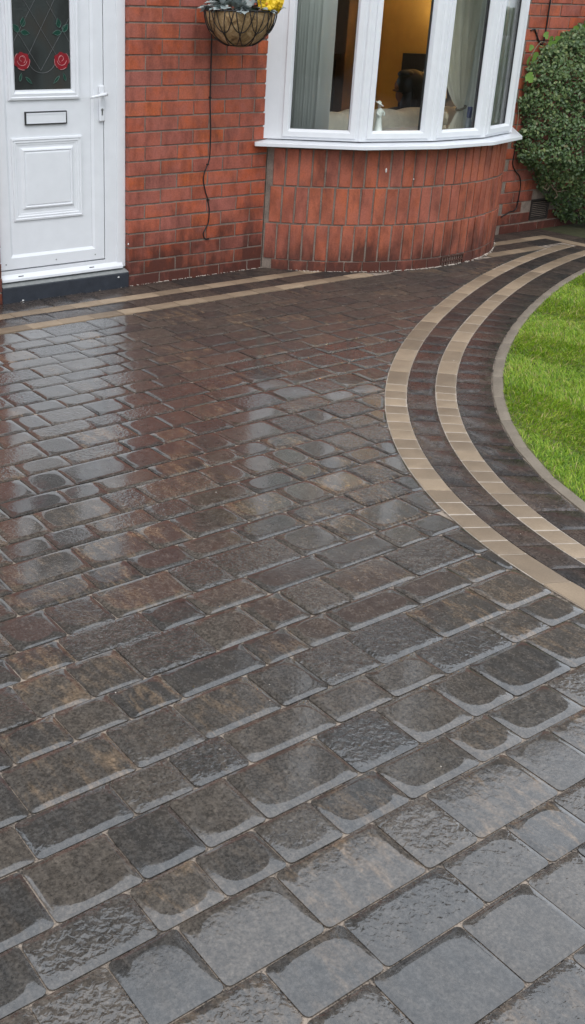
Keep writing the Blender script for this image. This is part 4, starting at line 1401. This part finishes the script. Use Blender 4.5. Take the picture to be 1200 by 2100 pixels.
mb = MB(); mb.lathe([(0.0155, 0.1122), (0.017, 0.118), (0.017, 0.178), (0.013, 0.184)], 14); mb.build('bottle_cap', plain('blue_cap', (0.01, 0.03, 0.16), 0.3), bt, True)

# ================================================================== things on the wall
M_CABLE = plain('black_cable', (0.010, 0.010, 0.011), 0.4)


def smooth_path(P, n=6):
    P = [Vector(p) for p in P]
    out = []
    for i in range(len(P) - 1):
        a, b, c, d = P[max(0, i - 1)], P[i], P[i + 1], P[min(len(P) - 1, i + 2)]
        for j in range(n):
            t = j / n
            out.append(0.5 * ((2 * b) + (c - a) * t + (2 * a - 5 * b + 4 * c - d) * t * t + (3 * b - a - 3 * c + d) * t ** 3))
    return out + [P[-1]]


def cable(pts, r, label, clips, y=-0.006):
    o = empty('cable', label, 'cable', (pts[0][0], 0, pts[0][1]), 'black cables clipped to the brick wall')
    P = smooth_path([(x - pts[0][0], y, z - pts[0][1]) for x, z in pts])
    mb = MB(); mb.tube(P, r, 8); mb.build('lead', M_CABLE, o, True)
    for x, z in clips:
        mb = MB(); mb.box(x - pts[0][0] - 0.007, x - pts[0][0] + 0.007, -0.012, 0.001, z - pts[0][1] - 0.004, z - pts[0][1] + 0.004); mb.build('cable_clip', M_BLACK, o)
    return o


cable([(0.572, 1.62), (0.578, 1.452), (0.580, 1.321), (0.581, 1.20), (0.581, 1.099), (0.590, 0.96), (0.593, 0.899), (0.591, 0.747), (0.570, 0.69), (0.553, 0.650), (0.548, 0.607), (0.566, 0.54), (0.586, 0.49), (0.600, 0.43), (0.601, 0.391), (0.594, 0.335), (0.572, 0.300), (0.560, 0.277), (0.567, 0.250), (0.584, 0.237), (0.604, 0.236)],
      0.0038, 'thin black cable running down the wall from the hanging basket', [(0.581, 1.10), (0.577, 0.705), (0.590, 0.485), (0.594, 0.237)])
cable([(3.683, 2.0), (3.681, 1.711), (3.681, 1.578), (3.676, 1.45), (3.666, 1.412), (3.648, 1.408), (3.609, 1.436), (3.575, 1.48), (3.546, 1.509), (3.507, 1.500)], 0.0055,
      'black cable looping down the wall above the hedge', [(3.546, 1.509)])
cable([(3.530, 0.78), (3.530, 0.716), (3.521, 0.60), (3.522, 0.54), (3.560, 0.49), (3.622, 0.445), (3.652, 0.39), (3.656, 0.31), (3.652, 0.24), (3.640, 0.186), (3.600, 0.170), (3.573, 0.169), (3.53, 0.155), (3.47, 0.135)], 0.0045,
      'black cable curling down the wall between bay and hedge', [(3.654, 0.245), (3.585, 0.170)])

# ---- hanging basket
HB = empty('hanging_basket', 'coir lined wire hanging basket of silver leaves and yellow pansies', 'hanging basket', (0.592, -0.262, 1.585))
RX, RZ = 0.207, 0.192


def coir():
    k = NT('coir_liner')
    v = k.obj()
    f = k.noise(v, 22, 6, 0.7, 0.8)
    k.l(k.ramp(f, [(0.30, (0.13, 0.075, 0.032)), (0.48, (0.36, 0.235, 0.110)), (0.72, (0.60, 0.43, 0.24))]), k.p.inputs['Base Color'])
    k.set(Roughness=0.9)
    k.l(k.bump(k.math('ADD', f, k.math('MULTIPLY', k.noise(v, 140, 3, 0.7), 0.5)), 0.7, 0.008), k.p.inputs['Normal'])
    return k.mat


mb = MB()
nn, mm = 40, 12
for i in range(mm + 1):
    t = (math.pi / 2) * i / mm
    for j in range(nn):
        q = 2 * math.pi * j / nn
        k_ = 1 + 0.018 * math.sin(5 * q + 3 * t) + 0.012 * math.sin(9 * q - 4 * t)
        mb.v.append((RX * 0.985 * k_ * math.cos(t) * math.cos(q), RX * 0.985 * k_ * math.cos(t) * math.sin(q), -RZ * 0.985 * k_ * math.sin(t)))
for i in range(mm):
    for j in range(nn):
        mb.f.append((i * nn + j, (i + 1) * nn + j, (i + 1) * nn + (j + 1) % nn, i * nn + (j + 1) % nn)); mb.m.append(0); mb.a.append(None)
mb.build('basket_liner', coir(), HB, True)
M_WIRE = plain('black_coated_wire', (0.012, 0.010, 0.010), 0.45)
on = lambda t, q, e=1.02: (RX * e * math.cos(t) * math.cos(q), RX * e * math.cos(t) * math.sin(q), -RZ * e * math.sin(t))
mb = MB(); mb.tube([on(0, 2 * math.pi * i / 48, 1.01) for i in range(49)], 0.0042, 8); mb.build('rim_wire', M_WIRE, HB, True)
mb = MB(); mb.tube([on(1.22, 2 * math.pi * i / 32) for i in range(33)], 0.003, 6); mb.build('base_wire', M_WIRE, HB, True)
for i in range(11):
    q0 = 2 * math.pi * i / 11 + 0.1
    for depth, span in ((0.62, 0.72), (1.20, 0.80)):
        pth = []
        for j in range(19):
            u = -1 + 2 * j / 18
            t = depth * (1 - abs(u) ** 2.6)
            pth.append(on(t, q0 + span * 0.5 * u * (1.0 if depth < 1 else 1.05) + (0.26 if depth > 1 else 0)))
        mb = MB(); mb.tube(pth, 0.0027, 6); mb.build('loop_wire', M_WIRE, HB, True)
mb = MB(); mb.lathe([(0.190, -0.03), (0.187, -0.022), (0.1, -0.012), (0.01, -0.008)], 24); mb.build('compost', M_SOIL, HB, True)
for i in range(3):
    q = 2 * math.pi * i / 3 + 0.5
    mb = MB(); mb.tube([(RX * math.cos(q), RX * math.sin(q), 0), (0, 0, 0.46)], 0.0022, 6); mb.build('chain', M_WIRE, HB)
mb = MB(); mb.tube([(0, 0, 0.46), (0, 0, 0.50), (0, 0.03, 0.52), (0, 0.258, 0.50)], 0.006, 8); mb.tube([(0, 0.10, 0.512), (0, 0.258, 0.30)], 0.005, 8); mb.box(-0.02, 0.02, 0.256, 0.2635, 0.26, 0.54); mb.build('wall_bracket', M_WIRE, HB)
M_SILV = plain('silver_leaf', (0.36, 0.41, 0.40), 0.7, 0.2, 60, 0.25)
M_DLEAF = plain('dark_pansy_leaf', (0.030, 0.060, 0.030), 0.45, 0.2, 60, 0.3)


def lobed(n, lob, l, wd):
    """outline of a lobed leaf lying along +x, gently cupped"""
    pts = []
    for i in range(n + 1):
        u = i / n
        e = math.sin(math.pi * min(1, u * 1.05)) ** 0.7 * (1 + lob * math.cos(u * 4.0 * 2 * math.pi))
        pts.append((u * l, wd * 0.5 * e))
    vs, fs = [], []
    for x, y in pts:
        z = -0.25 * x * x / l
        vs += [(x, y, z + 0.10 * y), (x, 0, z - 0.004), (x, -y, z + 0.10 * y)]
    for i in range(n):
        a = 3 * i
        fs += [(a, a + 1, a + 4, a + 3), (a + 1, a + 2, a + 5, a + 4)]
    return vs, fs


LM = []
for mat_, l, wd, lob in ((M_SILV, 0.10, 0.060, 0.22), (M_SILV, 0.085, 0.055, 0.26), (M_DLEAF, 0.06, 0.034, 0.05)):
    mb = MB(); mb.add(*lobed(14, lob, l, wd)); LM.append(mb.mesh('basket_leaf', mat_, True))


def put_leaf(me_, p, az, el, roll, s):
    o = link('leaf', me_, HB)
    o.matrix_local = Matrix.Translation(p) @ Matrix.Rotation(az, 4, 'Z') @ Matrix.Rotation(-el, 4, 'Y') @ Matrix.Rotation(roll, 4, 'X') @ Matrix.Scale(s, 4)


for i in range(78):
    q = random.uniform(0, 2 * math.pi); r = 0.175 * math.sqrt(random.random())
    x, y = r * math.cos(q), r * math.sin(q)
    right_side = x > 0.06
    me_ = LM[2] if random.random() < (0.8 if right_side else 0.16) else random.choice(LM[:2])
    put_leaf(me_, (x * 0.95, y * 0.95, random.uniform(0.005, 0.055)), q + random.uniform(-0.7, 0.7), random.uniform(-0.1, 1.2), random.uniform(-0.6, 0.6), random.uniform(0.75, 1.15))
for i in range(20):
    q = math.pi + random.uniform(-0.3, 2.1)
    put_leaf(random.choice(LM[:2]), (0.165 * math.cos(q), 0.165 * math.sin(q), 0.012), q + random.uniform(-0.4, 0.4), random.uniform(-0.2, 0.5), random.uniform(-0.5, 0.5), random.uniform(0.6, 0.95))
M_YEL = plain('pansy_yellow', (0.80, 0.53, 0.010), 0.55, 0.1, 80, 0.10)
M_YEL2 = plain('pansy_amber', (0.62, 0.26, 0.012), 0.55)


def pansy(p, face, s):
    o = link('flower', None, HB)
    bpy.data.objects.remove(o)
    mb = MB()
    for a, r, w_ in ((0.5, 0.020, 0.021), (2.64, 0.020, 0.021), (-0.35, 0.018, 0.018), (3.49, 0.018, 0.018), (-1.571, 0.020, 0.022)):
        c_ = (r * math.cos(a), 0, r * math.sin(a))
        n_ = 10
        ring = [(c_[0] + w_ * math.cos(2 * math.pi * j / n_), -0.004 + 0.005 * math.sin(3 * 2 * math.pi * j / n_ + a) , c_[2] + w_ * math.sin(2 * math.pi * j / n_)) for j in range(n_)]
        mb.add([(c_[0], -0.002, c_[2])] + ring, [(0, 1 + j, 1 + (j + 1) % n_) for j in range(n_)])
    mb.ellipsoid((0, -0.006, -0.002), (0.006, 0.004, 0.006), 8, 6, 1)
    ob = mb.build('flower', [M_YEL, M_YEL2], HB)
    ob.matrix_local = Matrix.Translation(p) @ Matrix.Rotation(face, 4, 'Z') @ Matrix.Rotation(random.uniform(-0.4, 0.3), 4, 'X') @ Matrix.Scale(s, 4)


for p, f_, s_ in (((0.105, -0.175, 0.035), -0.3, 1.05), ((0.070, -0.19, 0.062), -0.6, 1.1), ((0.130, -0.15, 0.072), -0.1, 1.15), ((0.100, -0.185, 0.012), -0.5, 0.8), ((0.205, -0.09, 0.045), 0.2, 1.2), ((0.215, -0.06, 0.022), -0.4, 0.9), ((0.18, -0.12, 0.095), 0.1, 1.1), ((0.08, -0.1, 0.11), -0.5, 1.1), ((0.02, -0.17, 0.105), -0.7, 1.0), ((0.115, -0.195, 0.048), -0.35, 1.3), ((0.085, -0.20, 0.030), -0.6, 1.1), ((0.195, -0.125, 0.030), -0.1, 1.15), ((0.225, -0.075, 0.065), 0.0, 1.1), ((0.14, -0.18, 0.10), -0.2, 1.2), ((0.045, -0.215, 0.040), -0.6, 1.35), ((0.080, -0.215, 0.068), -0.5, 1.4), ((0.150, -0.175, 0.046), -0.2, 1.4), ((0.180, -0.15, 0.070), -0.1, 1.3), ((0.055, -0.21, 0.085), -0.6, 1.3), ((0.225, -0.10, 0.035), 0.1, 1.2)):
    pansy((p[0] * 0.86, p[1] * 0.86, p[2]), f_, s_)

# ================================================================== hedge and ivy
bed = tag(flat('hedge_bed', [(3.97, -2.4), (6.9, -2.4), (6.9, 0.0), (3.97, 0.0)], -0.003, M_SOIL), kind='structure', label='bare dark soil under the hedge', cat='soil')
hed = empty('hedge', 'clipped small leaved evergreen hedge against the brick wall', 'hedge', (4.4, -0.25, 0.0))
M_LEAF = make_leaf('hedge_leaf', [(0.0, (0.050, 0.095, 0.034)), (0.4, (0.098, 0.165, 0.060)), (0.75, (0.165, 0.235, 0.088)), (0.93, (0.26, 0.32, 0.12)), (1.0, (0.20, 0.19, 0.09))], 0.38, 0.15)


def hedge():
    N = 1100000
    X = rng.uniform(3.40, 5.6, N); Y = rng.uniform(-1.15, -0.01, N); Z = rng.uniform(0.03, 1.68, N)
    wob = 0.045 * np.sin(X * 13 + Z * 7) * np.sin(Z * 17 + Y * 11) + 0.025 * np.sin(X * 29 + Y * 23 + Z * 31)
    xl = 3.505 + np.clip(0.60 - Z, 0, 1) * 1.38 + 0.10 * np.clip((Z - 1.15) / 0.2, 0, 1) ** 2 + wob
    zt = 1.345 + 0.19 * np.clip((X - 3.5) / 0.55, 0, 1.6) ** 0.9 + 0.6 * wob
    dxx = np.clip((X - xl) / 0.75, 0, 1)
    yf = -0.07 - 0.50 * dxx ** 0.65 - 0.5 * np.clip((X - 4.25) / 0.6, 0, 1) - wob
    d = np.minimum(np.minimum(X - xl, zt - Z), (Y - yf))           # depth inside the clipped surface
    hole = np.sin(X * 17 + 2 * np.sin(Z * 13)) * np.sin(Z * 19 + 2 * np.sin(Y * 15 + X * 5)) + 0.6 * np.sin(X * 37 + Z * 29) * np.sin(Z * 43 - Y * 31)
    keep = (d > -0.018) & (d < 0.17) & (rng.uniform(0, 1, N) < np.where(d < 0, 0.07, np.exp(-d / 0.07)) * np.where(hole < -0.45, 0.22, 1.0))
    X, Y, Z, d = X[keep], Y[keep], Z[keep], d[keep]
    n = len(X)
    print('leaves', n)
    P = np.c_[X - 4.4, Y + 0.25, Z]
    # leaf facing: outwards to the open side, well scattered
    nrm = np.c_[np.full(n, -0.55), np.full(n, -0.75), np.full(n, 0.45)] + rng.normal(0, 0.55, (n, 3))
    nrm /= np.linalg.norm(nrm, axis=1)[:, None]
    t = rng.normal(0, 1, (n, 3)); t -= (t * nrm).sum(1)[:, None] * nrm; t /= np.linalg.norm(t, axis=1)[:, None]
    b = np.cross(nrm, t)
    L = rng.uniform(0.0080, 0.0195, n)[:, None]; W = L * rng.uniform(0.42, 0.6, n)[:, None]
    fold = 0.25 * W * nrm
    V = np.empty((n, 6, 3))
    V[:, 0] = P - t * L
    V[:, 1] = P - t * L * .35 + b * W + fold
    V[:, 2] = P + t * L * .35 + b * W * .9 + fold
    V[:, 3] = P + t * L
    V[:, 4] = P + t * L * .35 - b * W * .9 + fold
    V[:, 5] = P - t * L * .35 - b * W + fold
    base_ = np.arange(n)[:, None] * 6
    F = np.concatenate([base_ + np.array([[0, 1, 2, 3]]), base_ + np.array([[0, 3, 4, 5]])])
    pat = 0.5 + 0.5 * np.sin(P[:, 0] * 9 + P[:, 2] * 6) * np.sin(P[:, 2] * 11 - P[:, 1] * 8)
    tone = np.clip(0.30 + 0.28 * pat + rng.normal(0, 0.24, n) + 0.35 * (rng.uniform(0, 1, n) > 0.93), 0, 0.93)
    tone[rng.uniform(0, 1, n) > 0.988] = 1.0
    rnd = np.c_[tone, tone, tone, np.ones(n)]
    o = fast('foliage', V.reshape(-1, 3), F, M_LEAF, hed, False, np.concatenate([rnd] * 2))
    o['kind'] = 'stuff'
    return n


hedge()
M_TWIG = plain('bare_twig', (0.20, 0.15, 0.10), 0.8)
for i in range(4):
    x = 4.35 + 0.28 * i
    mb = MB(); mb.tube(smooth_path([(x - 4.4, 0.05 - 0.04 * i, -0.02), (x - 4.42, 0.0, 0.25), (x - 4.5, -0.03, 0.6), (x - 4.55, 0.02, 1.0)]), 0.016, 7)
    mb.build('trunk', M_TWIG, hed, True)
for a, b, c_ in (((3.80, -0.09, 0.60), (3.86, -0.12, 0.47), (3.80, -0.13, 0.36)), ((3.82, -0.13, 0.43), (3.90, -0.16, 0.33), (4.00, -0.20, 0.335)), ((3.86, -0.13, 0.38), (3.80, -0.15, 0.345), (3.76, -0.13, 0.37)), ((3.90, -0.15, 0.34), (3.93, -0.16, 0.29), (3.90, -0.16, 0.27)), ((4.05, -0.25, 0.95), (4.12, -0.33, 0.82), (4.03, -0.36, 0.72)), ((4.05, -0.38, 0.86), (4.0, -0.34, 0.80), (3.95, -0.32, 0.76))):
    mb = MB(); mb.tube(smooth_path([(p[0] - 4.4, p[1] + 0.25, p[2]) for p in (a, b, c_)]), 0.0032, 6); mb.build('twig', M_TWIG, hed, True)

ivy = empty('ivy', 'pale green ivy climbing the wall round the top of the hedge', 'ivy', (3.6, -0.02, 0.9))
M_IVY = plain('young_ivy_leaf', (0.17, 0.30, 0.060), 0.35, 0.1, 60, 0.30)
ol = [(0, -0.45), (0.30, -0.40), (0.52, -0.10), (0.30, 0.05), (0.34, 0.30), (0.0, 0.62), (-0.34, 0.30), (-0.30, 0.05), (-0.52, -0.10), (-0.30, -0.40)]
IV = []
for s_ in range(2):
    mb = MB()
    mb.add([(0, 0.006, 0.0)] + [(x, -0.10 * abs(x) + random.uniform(-0.03, 0.03), z) for x, z in ol], [(0, 1 + j, 1 + (j + 1) % 10) for j in range(10)])
    IV.append(mb.mesh('ivy_leaf', M_IVY, True))
for (x, y, z), s_ in zip(((3.480, -0.095, 1.325), (3.425, -0.085, 1.297), (3.462, -0.09, 1.178), (3.470, -0.06, 1.385), (3.660, -0.03, 1.470), (3.715, -0.035, 1.445), (3.745, -0.05, 1.405), (3.985, -0.04, 1.505), (3.915, -0.05, 1.448), (4.055, -0.04, 1.520), (3.82, -0.05, 1.440), (3.405, -0.03, 1.170), (3.95, -0.06, 1.475), (4.03, -0.06, 1.475), (3.77, -0.05, 1.445), (4.10, -0.05, 1.55), (3.70, -0.05, 1.41), (4.15, -0.06, 1.52)),
                         (0.075, 0.068, 0.082, 0.045, 0.055, 0.050, 0.065, 0.075, 0.050, 0.060, 0.055, 0.022, 0.06, 0.055, 0.05, 0.06, 0.05, 0.06)):
    o = link('leaf', random.choice(IV), ivy)
    o.location = (x - 3.6, y + 0.02, z - 0.9)
    o.rotation_euler = (random.uniform(-0.5, 0.1), random.uniform(-0.9, 0.9) + math.pi, random.uniform(-0.7, 0.1))
    o.scale = (s_, s_, s_)
mb = MB()
mb.tube(smooth_path([(x - 3.6, y + 0.02, z - 0.9) for x, y, z in ((3.47, -0.02, 0.70), (3.49, -0.02, 0.85), (3.475, -0.02, 0.95), (3.44, -0.012, 1.08), (3.43, -0.015, 1.2), (3.46, -0.02, 1.36))]), 0.0035, 6)
mb.tube(smooth_path([(x - 3.6, y + 0.02, z - 0.9) for x, y, z in ((3.50, -0.03, 1.30), (3.62, -0.02, 1.42), (3.75, -0.02, 1.40), (3.9, -0.02, 1.43), (4.1, -0.02, 1.5))]), 0.003, 6)
mb.build('stem', plain('ivy_stem', (0.20, 0.20, 0.13), 0.7), ivy, True)

# ---- mortar droppings left along the foot of the walls, grit on the paving
cr = MB()
M_CRUMB = plain('mortar_crumb', (0.46, 0.40, 0.34), 0.9, 0.4, 90, 0.3)


def crumb(x, y, s, fl=0.4):
    Mz = Matrix.Rotation(random.uniform(0, 6.28), 3, 'Z')
    cr.ellipsoid((x, y, 0.0006), (s * random.uniform(0.8, 2.2), s * random.uniform(0.5, 1.0), s * fl), 6, 4, 0, Mz)


for i in range(260):
    a = math.radians(-90 + random.triangular(-52, 54, random.choice((-25, 44))))
    r = BR_ + abs(random.gauss(0.004, 0.006))
    crumb(BC.x + r * math.cos(a), BC.y + r * math.sin(a), random.uniform(0.003, 0.008), 0.5)
for i in range(110): crumb(random.uniform(0.0, 1.06), -abs(random.gauss(0.003, 0.005)), random.uniform(0.002, 0.006), 0.5)
for i in range(9): crumb(random.uniform(-0.86, 0.0), -0.010 - abs(random.gauss(0.002, 0.004)), random.uniform(0.0015, 0.004), 0.4)
for i in range(90):
    x, y = random.uniform(-2.9, 1.4), random.uniform(-4.9, -0.7)
    crumb(x, y, random.uniform(0.0008, 0.0022), 0.8)
tag(cr.build('mortar_crumbs', M_CRUMB, None, True), 'pale mortar crumbs and grit along the wall foot and on the setts', 'grit', kind='stuff')

# ---- trees across the street, mirrored in the panes
tl = MB()
for i in range(64):
    x = -34 + 1.35 * i + random.uniform(-0.5, 0.5)
    h = 5.0 + 2.0 * math.sin(i * 0.55) + random.uniform(-0.8, 0.8)
    tl.ellipsoid((x, -21 + random.uniform(-1.5, 1.5), h * 0.5), (1.7, 1.5, h * 0.56), 9, 7)
tag(tl.build('street_trees', plain('distant_foliage', (0.030, 0.045, 0.022), 0.9, 1.0, 3, 0.5), None, True), 'dark belt of trees across the street facing the house', 'trees', kind='stuff')
